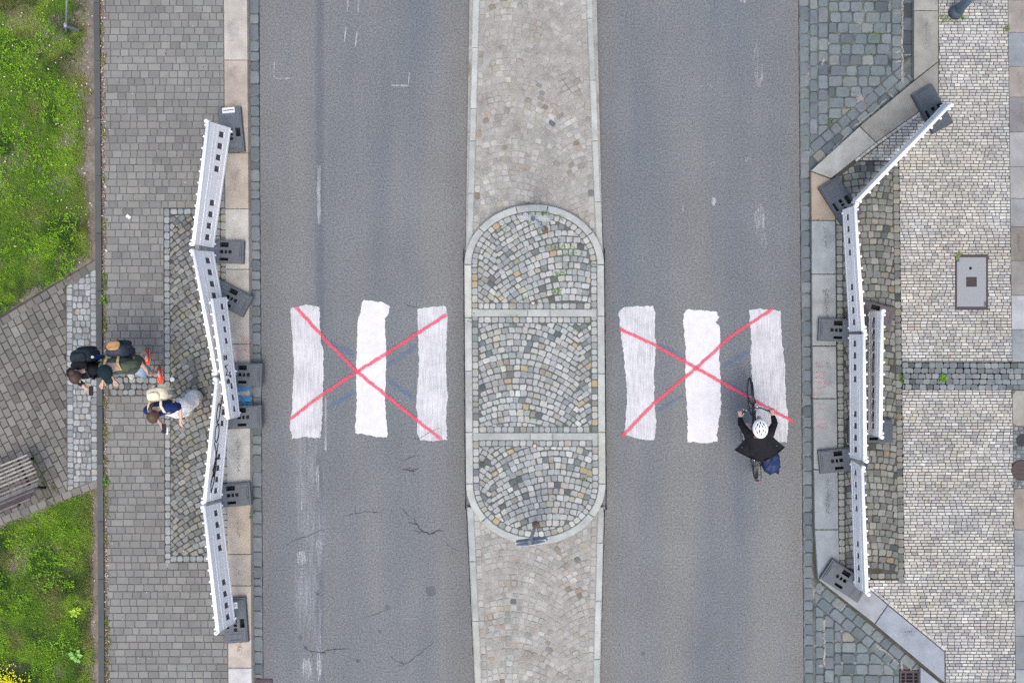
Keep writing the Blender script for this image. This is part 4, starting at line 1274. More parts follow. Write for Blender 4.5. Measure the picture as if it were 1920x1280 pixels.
gL = 'white plastic barriers along the left kerb'
gR = 'white plastic barriers along the right kerb'
B1, Q1 = barrier((391, 228), (363, 458), (432, 240), (399.5, 464), 'white plastic barrier at the top of the left row, by a foot with white sticker', gL)
B2, Q2 = barrier((363, 470), (405, 700), (399.5, 472), (441, 703), 'white plastic barrier second from top on the left, partly behind the one with black letters', gL, tips=(1, 1))
B3, Q3 = barrier((398, 560), (428, 786), (423.5, 556.5), (448.5, 781), 'white plastic barrier with SM 2 written on it, overlapping its neighbours on the left kerb', gL, tips=(0, 0))
B4, Q4 = barrier((406.5, 711), (384, 941), (433.5, 714), (413.5, 933), 'white plastic barrier scrawled with black loops', gL)
B5, Q5 = barrier((383.5, 950), (409, 1185), (413.5, 941), (440, 1166), 'white plastic barrier at the bottom of the left row, above the foot tagged 150', gL)
C1, U1 = barrier((1782, 196), (1605, 380), (1771, 194), (1597, 380.5), 'white plastic barrier seen nearly edge on, slanting across the mosaic at top right', gR)
C2, U2 = barrier((1602.5, 386), (1618, 620), (1581, 393), (1593.5, 621.5), 'white plastic barrier below the slanting one on the right pavement', gR)
C3, U3 = barrier((1619, 627), (1621.5, 864), (1593.5, 626.5), (1595, 857), 'white plastic barrier beside the shorter single one on the right pavement', gR)
C4, U4 = barrier((1616, 876), (1625, 1113), (1596.5, 863), (1604, 1098), 'white plastic barrier at the bottom end of the right row', gR)
C5, U5 = barrier((1653.5, 583), (1650.5, 819), (1630.5, 583.5), (1629.5, 814), 'single white plastic barrier with shaded recesses tinted grey, standing behind the right row', gR, grey=True)

def on_panel(Q, name, strokes, m, parent, w=.012, n=.030):
    b = MB()
    for pts in strokes: b.tube([Q(s, t, n) for s, t in pts], w / 2, 6)
    o = b.build(name, m, parent)
    return o
# 'SM 2' written along the upper edge, read upwards
def glyph(ch, s0, t0, ws, wt):
    G = {'S': [[(.9, .85), (.5, 1), (.1, .8), (.3, .55), (.75, .42), (.9, .2), (.5, 0), (.08, .15)]], 'M': [[(0, 0), (.05, 1), (.5, .35), (.95, 1), (1, 0)]], '2': [[(.1, .8), (.45, 1), (.85, .8), (.7, .5), (.1, 0), (.95, 0)]],
         'B': [[(0.05, 0), (.05, 1), (.7, .9), (.75, .65), (.1, .52), (.85, .42), (.8, .1), (.05, 0)]]}
    return [[(s0 - x * ws, t0 + y * wt) for x, y in st_] for st_ in G[ch]]
for ch, s0, ws in (('S', .715, .045), ('M', .645, .085), ('2', .52, .05)):
    on_panel(Q3, 'written_letter', glyph(ch, s0, .64, ws, .2), M_INK, B3, .016)
loops = [[(.27 + .075 * math.cos(a), .80 + .10 * math.sin(a)) for a in [i * math.pi / 8 for i in range(17)]],
         [(.44 + .075 * math.cos(a), .76 + .12 * math.sin(a)) for a in [i * math.pi / 8 for i in range(17)]],
         [(.52, .86), (.60, .70), (.70, .62), (.80, .72), (.74, .80), (.62, .66), (.52, .62)], [(.64, .60), (.72, .72), (.86, .84), (.93, .78), (.84, .66), (.70, .62)], [(.22, .70), (.12, .62), (.05, .60)], [(.35, .84), (.37, .66)]]
on_panel(Q4, 'scrawl', loops, M_INK, B4, .016)

# ------------------------------------------------------------------ barrier feet
def foot(c, ang, label, group, m=None, mirror=2, variant=0, sticker=None):
    m = m or M_RUBBER
    mirror = 1 if mirror == 2 else -1
    root = empty('barrier_foot', P(*c, Z_WALK + 0.06) * 1.0, rot=(0, 0, -ang))
    root.location.z = Z_WALK
    tag(root, label, 'barrier foot', group)
    xs = [-.39, -.36, -.23, -.20, -.15, -.10, -.06, -.025, .04, .06, .105, .13, .19, .23, .36, .39]
    ys = [-.20, -.18, -.155, -.105, -.075, -.03, .03, .08, .115, .165, .18, .20]
    nx_, ny_ = len(xs) - 1, len(ys) - 1
    H = [[.105] * ny_ for _ in range(nx_)]
    for i in range(nx_):
        for j in range(ny_):
            cx, cy = (xs[i] + xs[i + 1]) / 2, (ys[j] + ys[j + 1]) / 2
            if i in (0, nx_ - 1) or j in (0, ny_ - 1): H[i][j] = .090
            elif abs(cx) < .20: H[i][j] = .098
            elif abs(cx) > .23 and abs(cy) < .115: H[i][j] = .112
            hole = False
            if j == 5 and i in (7, 9): hole = True
            if j in (7, 8) and 7 <= i <= 10: hole = True
            if j in (2,) and 7 <= i <= 10: hole = True
            if hole: H[i][j] = .015
    H2 = H if mirror == 1 else H[::-1]
    xs2 = xs if mirror == 1 else [-x for x in xs[::-1]]
    b = MB()
    for i in range(nx_):
        for j in range(ny_):
            h = H2[i][j]
            x0, x1, y0, y1 = xs2[i], xs2[i + 1], ys[j], ys[j + 1]
            b.add([(x0, y0, h), (x1, y0, h), (x1, y1, h), (x0, y1, h)], [(0, 1, 2, 3)])
            for (i2, j2, p, q) in ((i + 1, j, (x1, y0), (x1, y1)), (i - 1, j, (x0, y1), (x0, y0)), (i, j + 1, (x1, y1), (x0, y1)), (i, j - 1, (x0, y0), (x1, y0))):
                h2 = H2[i2][j2] if 0 <= i2 < nx_ and 0 <= j2 < ny_ else 0.0
                if h2 < h: b.add([(*p, h2), (*q, h2), (*q, h), (*p, h)], [(0, 1, 2, 3)])
    b.build('foot_block', m, root, centre=False)
    for s in (-1, 1):
        g_ = MB(); g_.bar((s * .335, -.09, .114), (s * .335, .09, .114), .014, .008)
        g_.build('lifting_grip', M_RUBBER_D, root)
    k = MB()
    for i in range(nx_):
        for j in range(ny_):
            if H2[i][j] < .02:
                x0, x1, y0, y1 = xs2[i] + .001, xs2[i + 1] - .001, ys[j] + .001, ys[j + 1] - .001
                k.add([(x0, y0, .018), (x1, y0, .018), (x1, y1, .018), (x0, y1, .018)], [(0, 1, 2, 3)])
    k.build('socket', M_HOLE, root, centre=False)
    b = MB(); n_ = 14
    cx = .16 * mirror
    b.tube([(cx, 0, .1), (cx, 0, .1015)], .034, 14); b.build('round_socket', M_HOLE, root)
    if sticker:
        x, y, w, h, txt = sticker
        b = MB(); b.prism([(x - w, y - h), (x + w, y - h), (x + w, y + h), (x - w, y + h)], .111, .116); so = b.build('sticker', M_STICK, root, centre=False)
        if txt:
            me = text_mesh(txt, .07); me.materials.clear(); me.materials.append(M_INK)
            o = bpy.data.objects.new('sticker_number', me); COL.objects.link(o); o.parent = so
            o.location = Vector((x, y, .1165)) - so.location; o.rotation_euler = (0, 0, sticker_rot)
    return root
gf = 'grey rubber feet of the barriers'
sticker_rot = R(90)
foot((434, 244), R(84.6), 'grey barrier foot with a white sticker on it, topmost on the left', gf, sticker=(-.335, 0, .048, .108, ''))
foot((416, 472), R(2), 'grey barrier foot under the topmost joint of the left row', gf)
foot((428, 556), R(28), 'grey barrier foot turned askew on the left kerb', gf)
foot((450, 702), R(1), 'grey barrier foot between the chalk circle and the blue chalk', gf)
foot((449, 782), R(-2), 'grey barrier foot just below the blue chalk, reaching the gutter', gf)
foot((429, 928), R(-5), 'grey barrier foot under the lowest joint of the left row', gf)
foot((442, 1162), R(86), 'grey barrier foot with a small white tag numbered in black', gf, sticker=(-.27, .0, .055, .068, '150'))
foot((1747.7, 204.5), R(61), 'dark barrier foot lying across the kerb and mosaic at the top right', gf, M_RUBBER_D)
foot((1574.5, 377), R(57.5), 'dark barrier foot at the corner where the right row bends', gf, M_RUBBER_D)
foot((1576, 619), R(2), 'grey barrier foot under the upper straight joint of the right row', gf, mirror=-1)
foot((1632, 588), R(14), 'brownish barrier foot below the upper end of the single barrier', gf, M_RUBBER_B)
foot((1631, 808), R(-1), 'grey barrier foot below the lower end of the single barrier', gf, M_RUBBER_D)
foot((1577, 862), R(-6), 'grey barrier foot under the lower straight joint of the right row', gf, mirror=-1)
foot((1583.5, 1088), R(33), 'grey barrier foot askew at the bottom end of the right row', gf, mirror=-1)

# ------------------------------------------------------------------ keep-left signs on the island
M_STEEL = plain('galvanised_steel', rgb(176, 184, 190), 0.45, 0.15, var=0.1)
M_STEEL_D = plain('dark_steel', rgb(96, 106, 116), 0.5, 0.5, var=0.1)
M_SIGN_BACK = plain('sign_back', rgb(196, 206, 210), 0.5, 0.0, var=0.1)
M_RUST = plain('rusty_base', rgb(128, 96, 76), 0.9, var=0.25)
M_SIGN_BLUE = plain('blue_sign_face', rgb(40, 90, 165), 0.4)
def island_sign(base_px, top_px, h, face, label, yaw=0.0):
    b0 = P(*base_px, Z_ISL); t0 = P(*top_px, Z_ISL + h)
    root = empty('traffic_sign', b0); tag(root, label, 'traffic sign', 'round signs on the island')
    d = t0 - b0
    MB().tube([(0, 0, -.05), d * .5, d], .030, 12).build('post', M_STEEL, root)
    MB().tube([d, d + Vector((0, 0, .03))], .036, 12).build('post_cap', M_STEEL_D, root)
    MB().tube([(0, 0, 0), (0, 0, .03)], .06, 12).build('base_collar', M_RUST, root)
    c = d - Vector((0, 0, .30)); c = c + Vector((0, face * .055, 0))
    rv = Matrix.Rotation(yaw, 3, 'Z')
    ax = rv @ Vector((0, face, 0))
    MB().tube([c, c + ax * .010], [.28, .28], 36).build('sign_plate', M_SIGN_BACK, root)
    o = MB().tube([c + ax * .0122, c + ax * .0135], .265, 36).build('sign_face', M_SIGN_BLUE, root)
    # white arrow
    r = rv @ Vector((1, 0, 0)); u = Vector((0, 0, 1))
    def q(x, y, k=.0142): return c + ax * k + r * (x * face * -1) + u * y
    a = MB(); a.add([q(.16, .2), q(-.05, -.01), q(-.11, .05), q(-.15, -.15), q(.05, -.11), q(-.01, -.05), q(.20, .16)], [list(range(7))]); a.build('arrow', M_STICK, root)
    for z in (-.12, .12):
        MB().bar(c + Vector((0, 0, z)) - ax * .015 - r * .26, c + Vector((0, 0, z)) - ax * .015 + r * .26, .03, .02).build('bracket', M_STEEL, root)
    return root
island_sign((1004, 984), (993.5, 1015.5), 1.15, -1, 'round traffic sign on a short rusty-footed post at the lower end of the island', R(7))
island_sign((1022, 431), (999, 410.5), 1.15, 1, 'round traffic sign on a short post at the upper end of the island', R(-3))
# two small round metal studs in the cobbles
for (u, v), lab in (((999.5, 568), 'small pale stud set in the cobbles above the upper divider of the island'), ((1002.5, 835), 'small pale stud set in the cobbles below the lower divider of the island')):
    r_ = empty('survey_stud', P(u, v, Z_ISL)); tag(r_, lab, 'stud')
    b = MB(); b.superell((0, 0, 0), (.034, .034, .022), 1.0, 14, 8); b.build('stud_cap', plain('pale_enamel', rgb(206, 200, 196), .5), r_)
    MB().tube([(0, 0, -.008), (0, 0, .006)], .044, 14).build('stud_ring', M_RUST, r_)

# ------------------------------------------------------------------ lamp post, leaning steel post
M_LAMP = plain('blue_grey_paint', rgb(116, 142, 162), 0.5, 0.1, var=0.08)
lp = empty('lamp_post', P(1792, 24, Z_WALK)); tag(lp, 'blue grey lamp post with dark foot on the mosaic, cut by the top edge', 'lamp post')
ld = P(1792 + 245, 24 - 262, 4.0) - lp.location; ld.z = 4.0
MB().tube([(0, 0, 0.05), ld * .25, ld], [.085, .08, .06], 20).build('pole', M_LAMP, lp)
MB().tube([(-.02, -.01, 0), (-.01, 0, .05), (0, 0, .16)], [.125, .12, .10], 18).build('pole_foot', M_STEEL_D, lp)
MB().tube([ld, ld + Vector((0, 0, .25))], [.10, .16], 14).build('lantern', M_STEEL_D, lp)
sp_ = empty('steel_post', P(122.5, 62, Z_WALK)); tag(sp_, 'thin leaning steel post with a clamp and dark plate in the grass', 'post')
pd = P(126, -75, 1.9) - sp_.location; pd.z = 1.8
MB().tube([(0, 0, -.03), pd], .017, 10).build('pole', M_STEEL, sp_)
MB().tube([pd * .085, pd * .135], .028, 10).build('clamp', M_STEEL, sp_)
b = MB(); b.bar(pd * .10 + Vector((.02, 0, 0)), pd * .10 + Vector((.20, -.05, -.08)), .05, .015); b.build('plate', M_RUBBER_D, sp_)

# ------------------------------------------------------------------ covers and grates
M_CONC = plain('concrete_fill', rgb(158, 162, 164), 0.85, var=0.10, scale=40, bump=0.2)
M_IRON = plain('rusty_brown_iron', rgb(84, 74, 78), 0.7, 0.3, var=0.2, scale=40)
def wpoly(pts, z, o): return [(P(u, v, z) - o)[:2] for u, v in pts]
z0 = Z_WALK
cv = empty('inspection_cover', P(1821.5, 529, z0)); tag(cv, 'rectangular concrete filled cover with a small slotted grate, let into the pale mosaic', 'cover')
O = Vector(cv.location)
def rect(a, b, c, d): return [(a, b), (c, b), (c, d), (a, d)]
def px_prism(name, pts, zz0, zz1, m, parent, o, bev=0.0):
    q = [Vector(p) for p in wpoly(pts, zz1, o)]
    if area2(q) < 0: q = q[::-1]
    b = MB(); b.prism(q, zz0 - o.z, zz1 - o.z, bev); return b.build(name, m, parent)
for r_ in (rect(1791.6, 477.6, 1851.8, 482.3), rect(1791.6, 575, 1851.8, 580.4), rect(1791.6, 482.4, 1794.4, 574.9), rect(1849, 482.4, 1851.8, 574.9)):
    px_prism('frame_bar', r_, z0 - .05, z0 + .006, M_IRON, cv, O)
gx0, gy0, gx1, gy1 = 1811.5, 519, 1831.5, 537.5
for r_ in (rect(1794.5, 482.4, gx0, 574.9), rect(gx1, 482.4, 1848.9, 574.9), rect(gx0, 482.4, gx1, gy0), rect(gx0, gy1, gx1, 574.9)):
    px_prism('concrete_fill', r_, z0 - .05, z0 + .003, M_CONC, cv, O)
px_prism('grate_pit', rect(gx0 - .3, gy0 - .3, gx1 + .3, gy1 + .3), z0 - .055, z0 - .05, M_HOLE, cv, O)
for k in range(6):
    y = gy0 + 1.6 + k * 3.05
    px_prism('grate_bar', rect(gx0, y, gx1, y + 1.0), z0 - .03, z0 + .002, M_IRON, cv, O)
b = MB(); c_ = P(1819.5, 503, z0) - O; b.tube([c_ + Vector((0, 0, .002)), c_ + Vector((0, 0, .0045))], .027, 14); b.build('lifting_hole', M_HOLE, cv)
px_prism('handle_pocket', rect(1794.6, 484, 1799, 491), z0, z0 + .005, M_STEEL_D, cv, O)
px_prism('handle_pocket', rect(1845, 565, 1848.8, 574), z0, z0 + .005, M_STEEL_D, cv, O)
dg_ = empty('drain_grate', P(1706, 1290, 0)); tag(dg_, 'iron drain grate at the foot of the kerb, cut by the bottom edge', 'drain grate')
O = Vector(dg_.location)
for r_ in (rect(1687, 1256.5, 1724, 1261), rect(1687, 1261, 1690.5, 1330), rect(1720.5, 1261, 1724, 1330), rect(1687, 1330, 1724, 1334)): px_prism('frame_bar', r_, -.02, .02, M_IRON, dg_, O)
for u in (1696.5, 1711): px_prism('grate_bar', rect(u, 1261, u + 3, 1330), -.02, .016, M_IRON, dg_, O)
for k in range(11): px_prism('cross_bar', rect(1690.6, 1265.5 + k * 6.3, 1720.4, 1267.3 + k * 6.3), -.02, .012, M_IRON, dg_, O)
px_prism('grate_pit', rect(1690.5, 1261, 1720.5, 1330), -.012, -.004, M_HOLE, dg_, O)
dg2 = empty('drain_grate', P(495, 1290, 0)); tag(dg2, 'brown iron rim of a drain in the left gutter, just entering the bottom edge', 'drain grate')
O = Vector(dg2.location)
px_prism('frame_bar', rect(480, 1272.6, 510.5, 1279), -.02, .016, M_IRON, dg2, O)
px_prism('frame_bar', rect(480, 1279, 484, 1330), -.02, .016, M_IRON, dg2, O); px_prism('frame_bar', rect(506.5, 1279, 510.5, 1330), -.02, .016, M_IRON, dg2, O)
for k in range(8): px_prism('grate_bar', rect(484, 1283 + k * 6, 506.5, 1286 + k * 6), -.02, .012, M_IRON, dg2, O)
M_LID = plain('brown_iron_lid', rgb(92, 80, 78), 0.75, 0.3, var=0.18, scale=30, bump=0.3)
M_LID_D = plain('dark_iron_lid', rgb(66, 68, 76), 0.75, 0.3, var=0.18, scale=30)
for (u, v, r_, m, lab) in ((1916, 881, .185, M_LID, 'larger round brown iron lid cut by the right edge'), (1917, 825, .105, M_LID_D, 'smaller round dark iron lid above the brown one at the right edge')):
    e = empty('manhole_lid', P(u, v, Z_WALK)); tag(e, lab, 'manhole lid')
    MB().tube([(0, 0, -.02), (0, 0, .010)], r_ * .9, 28).build('lid_plate', m, e)
    t = MB(); t.tube([(r_ * .95 * math.cos(a), r_ * .95 * math.sin(a), .006) for a in [i * math.pi / 14 for i in range(28)]], r_ * .05, 6, closed=True); t.build('lid_rim', m, e)
    for k in range(-1, 2):
        t = MB(); t.bar((-r_ * .5, k * r_ * .4, .012), (r_ * .5, k * r_ * .4, .012), .012, .006); t.build('lid_rib', m, e)

# ------------------------------------------------------------------ bench
WOODS = [plain('weathered_slat', rgb(172, 167, 160), 0.8, var=0.3, scale=25), plain('brown_slat', rgb(120, 108, 108), 0.8, var=0.25, scale=25), plain('grey_slat', rgb(160, 152, 146), 0.8, var=0.25, scale=25)]
M_FRAME = plain('bench_iron', rgb(52, 52, 58), 0.6, 0.5)
ba = R(-22.5)
bx = Vector((math.cos(ba), -math.sin(ba), 0)); by = Vector((math.sin(-ba) * -1, -math.cos(ba), 0))
by = Vector((bx.y, -bx.x, 0))                                        # away from the top of the photograph
bs = P(52, 850, 0.45 + Z_WALK)
bench = empty('park_bench', (bs.x - .7 * bx.x, bs.y - .7 * bx.y, Z_WALK)); tag(bench, 'weathered bench of narrow wooden slats on the brick path, cut by the left edge', 'bench')
O = Vector(bench.location)
seat_prof = []
for k in range(8): seat_prof.append((.02 + k * .064, .44 + (.02 if k == 0 else 0) - .004 * k))
for k in range(7): seat_prof.append((.535 + k * .036, .47 + k * .062))
order = [0, 2, 0, 0, 2, 0, 1, 2, 0, 0, 1, 2, 1, 1, 1]
for k, (d, z) in enumerate(seat_prof):
    a = bs + by * d; a.z = Z_WALK + z
    a = a - O
    e = a - bx * 1.9
    upv = (0, 0, 1) if k < 8 else (by * -.85 + Vector((0, 0, .5)))
    MB().bar(a + bx * random.uniform(-.01, .01), e, .029, .03, upv).build('slat', WOODS[order[k]], bench)
for s in (.22, 1.66):
    f0 = bs - bx * s; 
    def q(d, z): 
        p = f0 + by * d; p.z = Z_WALK + z; return p - O
    t = MB(); t.tube([q(.06, 0), q(.05, .41), q(.5, .395), q(.56, .44), q(.80, .88)], .022, 8); t.build('side_frame', M_FRAME, bench)
    MB().tube([q(.62, 0), q(.52, .40)], .022, 8).build('leg', M_FRAME, bench)

# ------------------------------------------------------------------ litter
M_PAPER = plain('white_paper', rgb(238, 238, 240), 0.7, var=0.03)
def scrap(u, v, l, w, ang, label, name='paper_scrap', cat='litter', z=Z_WALK):
    e = P(u, v, z); b = MB()
    n = 4; L, W_ = l / SCALE, w / SCALE
    vs = []
    for i in range(n + 1):
        for j in (0, 1):
            vs.append(((i / n - .5) * L, (j - .5) * W_, .006 + random.uniform(0, .008)))
    fs = [(2 * i, 2 * i + 2, 2 * i + 3, 2 * i + 1) for i in range(n)]
    vs += [(x, y, z_ + .001) for x, y, z_ in vs]
    b.add(vs, [f[::-1] for f in fs] + [tuple(k + 2 * n + 2 for k in f) for f in fs])
    o = b.build(name, M_PAPER, None, centre=False); o.location = e; o.rotation_euler = (0, 0, ang)
    tag(o, label, cat); return o
scrap(241, 406.5, 9, 6, R(-40), 'oblong scrap of white paper on the grey brick pavement below the lawn edging')
scrap(314, 808, 13, 4, R(88), 'narrow strip of white paper at the edge of the left cobbles below the pedestrians')
scrap(199.5, 470, 5, 2.6, R(-50), 'tiny white scrap beside the lawn edging', )
cup = empty('paper_cup', P(327, 711, Z_WALK)); tag(cup, 'small white paper cup on the cobbles between the two pedestrians', 'cup')
MB().tube([(-.01, 0, .0), (-.005, 0, .04), (0, 0, .085)], [.026, .032, .038], 14).build('cup_body', M_PAPER, cup)
t = MB(); t.tube([(.038 * math.cos(a), .038 * math.sin(a), .085) for a in [i * math.pi / 8 for i in range(16)]], .004, 6, closed=True); t.build('cup_rim', M_PAPER, cup)
# ------------------------------------------------------------------ people
def cloth(name, col, rough=0.85, var=0.12):
    n = NT(name); p = n.node('ShaderNodeTexCoord').outputs['Object']
    f = n.map(n.noise(p, 14, 3), 0.25, 0.75, 1 - var, 1 + var)
    n.bump(n.noise(n.scale_vec(p, (9, 9, 5)), 1.0, 2, 0.4), 1.0, 0.05)
    return n.done(n.mix(1.0, col, n.gray(f), 'MULTIPLY'), rough, 0.0, 0.2)
M_SKIN = plain('skin', rgb(226, 190, 170), 0.55, spec=0.35, var=0.05)
M_EYE = plain('eye_white', rgb(235, 235, 235), 0.3); M_LIP = plain('lips', rgb(190, 120, 112), 0.5)
M_HAIR_B = plain('brown_hair', rgb(92, 68, 52), 0.6, var=0.25, scale=60); M_HAIR_D = plain('dark_brown_hair', rgb(76, 56, 46), 0.6, var=0.25, scale=60); M_HAIR_A = plain('auburn_hair', rgb(140, 100, 66), 0.6, var=0.25, scale=60)

def skin_body(root, J, ring=1.0):
    """one continuous body grown on a skeleton: J maps joint names to (point, radius)"""
    names = []; V = []; Rr = []; E = []
    def add(n, p, r):
        names.append(n); V.append(tuple(p)); Rr.append(r); return len(V) - 1
    def chain(prev, items):
        for n, p, r in items:
            i = add(n, p, r); E.append((prev, i)); prev = i
        return prev
    def lerp(a, b, t): return Vector(a).lerp(Vector(b), t)
    pel = add('pelvis', J['pelvis'], .115)
    ch = chain(pel, [('waist', J['waist'], .105), ('chest', J['chest'], .125)])
    upc = chain(ch, [('upper', lerp(J['chest'], J['neck'], .55), .095), ('neck', J['neck'], .052)])
    h = Vector(J['head']); f = Vector(J['face']).normalized(); up = Vector(J.get('crown', (0, 0, 1))).normalized()
    sk = chain(upc, [('skull_base', h - up * .055 - f * .005, .062), ('skull', h + up * .02, .088), ('crown', h + up * .075, .060)])
    sb = names.index('skull')
    chain(names.index('skull_base'), [('jaw', h - up * .055 + f * .062, .040), ('chin', h - up * .085 + f * .082, .020)])
    nz = add('nose', h - up * .012 + f * .105, .013); E.append((sb, nz))
    for s in (-1, 1):
        x = up.cross(f).normalized() * s
        er = add('ear', h - up * .015 + x * .088 - f * .012, .014); E.append((sb, er))
    for s in ('l', 'r'):
        sh, el, wr, ha = (Vector(J[k + s]) for k in ('sh_', 'el_', 'wr_', 'hand_'))
        w = chain(upc - 1, [('shoulder', sh, .062), ('upper_arm', lerp(sh, el, .5), .046), ('elbow', el, .038), ('forearm', lerp(el, wr, .35), .038), ('wrist', wr, .026)])
        d = (ha - wr).normalized(); nrm = Vector(J.get('palm_' + s, (0, 0, 1))); side = d.cross(nrm).normalized()
        nrm = side.cross(d).normalized()
        palm = chain(w, [('palm', wr + d * .05, .030), ('knuckles', wr + d * .085, .026)])
        curl = J.get('curl_' + s, .5)
        for q, (o, l) in enumerate(((-.030, .060), (-.010, .072), (.010, .068), (.028, .052))):
            b0 = wr + d * .098 + side * o
            b1 = b0 + (d * math.cos(curl) - nrm * math.sin(curl)) * l * .55
            b2 = b1 + (d * math.cos(curl * 2.1) - nrm * math.sin(curl * 2.1)) * l * .5
            chain(palm, [('finger', b0, .0095), ('finger', b1, .0088), ('finger', b2, .0075)])
        ts = J.get('thumb_' + s, 1)
        t0 = wr + d * .035 - side * .034 * ts
        chain(w, [('thumb', t0, .013), ('thumb', t0 - side * .022 * ts + d * .028 - nrm * .010, .011), ('thumb', t0 - side * .024 * ts + d * .055 - nrm * .018, .009)])
        hp, kn, an, to = (Vector(J[k + s]) for k in ('hip_', 'kn_', 'an_', 'toe_'))
        chain(pel, [('hip', hp, .088), ('thigh', lerp(hp, kn, .5), .072), ('knee', kn, .052), ('calf', lerp(kn, an, .33), .054), ('ankle', an, .034), ('foot', lerp(an, to, .6) - Vector((0, 0, .02)), .034), ('toe', to, .026)])
    me = bpy.data.meshes.new('body'); me.from_pydata(V, E, [])
    o = bpy.data.objects.new('body', me); COL.objects.link(o)
    sm = o.modifiers.new('skin', 'SKIN'); sm.use_smooth_shade = True; sm.branch_smoothing = 0.3
    for i, r in enumerate(Rr):
        d = me.skin_vertices[0].data[i]; d.radius = (r, r); d.use_root = (i == 0)
    ss = o.modifiers.new('subsurf', 'SUBSURF'); ss.levels = 1; ss.render_levels = 1
    dg = bpy.context.evaluated_depsgraph_get()
    nm = bpy.data.meshes.new_from_object(o.evaluated_get(dg))
    bpy.data.objects.remove(o)
    nm.name = 'body'; nm.materials.clear(); nm.materials.append(M_SKIN)
    for p in nm.polygons: p.use_smooth = True
    b = bpy.data.objects.new('body', nm); COL.objects.link(b); b.parent = root
    # face
    x = up.cross(f).normalized()
    for s in (-1, 1):
        e = MB(); e.superell(h + up * .018 + f * .083 + x * s * .033, (.013, .013, .011), 1.0, 10, 6); e.build('eye', M_EYE, b)
    m = MB(); m.superell(h - up * .056 + f * .098, (.024, .012, .007), 1.0, 10, 6); m.build('mouth', M_LIP, b)
    return b

def frame(f, up=(0, 0, 1)):
    f = Vector(f).normalized(); up = Vector(up); s = f.cross(up).normalized(); u = s.cross(f)
    return Matrix((s, f, u)).transposed()
def limb(mb, pts, rs, flat=1.0):
    mb.tube(pts, rs, 14)
def torso_shirt(root, J, m, name='shirt', low=-.06, wide=1.0, sleeves=None, deep=1.0, flare=0.0, mat_sl=None):
    """shirt with sleeves that follow the arms; sleeves = share of the arm covered"""
    P0, W, C, Nk = (Vector(J[k]) for k in ('pelvis', 'waist', 'chest', 'neck'))
    sl, sr = Vector(J['sh_l']), Vector(J['sh_r'])
    ax = (sl - sr).normalized()
    def ring(c, rx, ry, up):
        fy = Vector(up).cross(ax).normalized()
        return (c, ax * rx, fy * ry)
    up = (Nk - P0).normalized()
    mb = MB()
    rings = [ring(P0 + up * low, (.165 + flare) * wide, (.125 + flare * .8) * deep, up), ring(P0 + up * .05, .165 * wide + flare * .4, .125 * deep + flare * .3, up), ring(W, .148 * wide, .115 * deep, up), ring(C, .172 * wide, .128 * deep, up),
             ring(C.lerp(Nk, .45), .185 * wide, .112 * deep, up), ring(C.lerp(Nk, .80), .142, .108, up), ring(Nk - up * .005, .074, .072, up)]
    mb.loft(rings)
    o = mb.build(name, m, root)
    if sleeves:
        for s in ('l', 'r'):
            sh, el, wr = (Vector(J[k + s]) for k in ('sh_', 'el_', 'wr_'))
            ch = Vector(J['chest']).lerp(Vector(J['neck']), .5)
            t = MB()
            pts = [ch.lerp(sh, .55), sh]; rs = [.075, .078]
            if sleeves <= .55:
                pts += [sh.lerp(el, .45), sh.lerp(el, sleeves * 2 * .95)]; rs += [.070, .068]
            else:
                pts += [sh.lerp(el, .5), el, el.lerp(wr, .5), el.lerp(wr, .95)]; rs += [.062, .054, .048, .040]
            t.tube(pts, rs, 14); t.build('sleeve', mat_sl or m, o if False else root)
    return o
def trousers(root, J, m, name='trousers', upto=1.0, r0=.105, r1=.085, r2=.075, belt=True):
    P0 = Vector(J['pelvis'])
    mb = MB()
    mb.loft([(P0 + Vector((0, 0, .10)), Vector((.150, 0, 0)), Vector((0, .118, 0))), (P0, Vector((.168, 0, 0)), Vector((0, .128, 0))), (P0 - Vector((0, 0, .10)), Vector((.165, 0, 0)), Vector((0, .12, 0)))])
    for s in ('l', 'r'):
        hp, kn, an = (Vector(J[k + s]) for k in ('hip_', 'kn_', 'an_'))
        if upto <= .5: pts = [hp, hp.lerp(kn, .5), hp.lerp(kn, upto * 2)]; rs = [r0, r1 * 1.05, r1]
        else: pts = [hp, hp.lerp(kn, .5), kn, kn.lerp(an, .55), kn.lerp(an, .97)]; rs = [r0, (r0 + r1) / 2, r1, (r1 + r2) / 2, r2]
        mb.tube(pts, rs, 14)
    return mb.build(name, m, root)
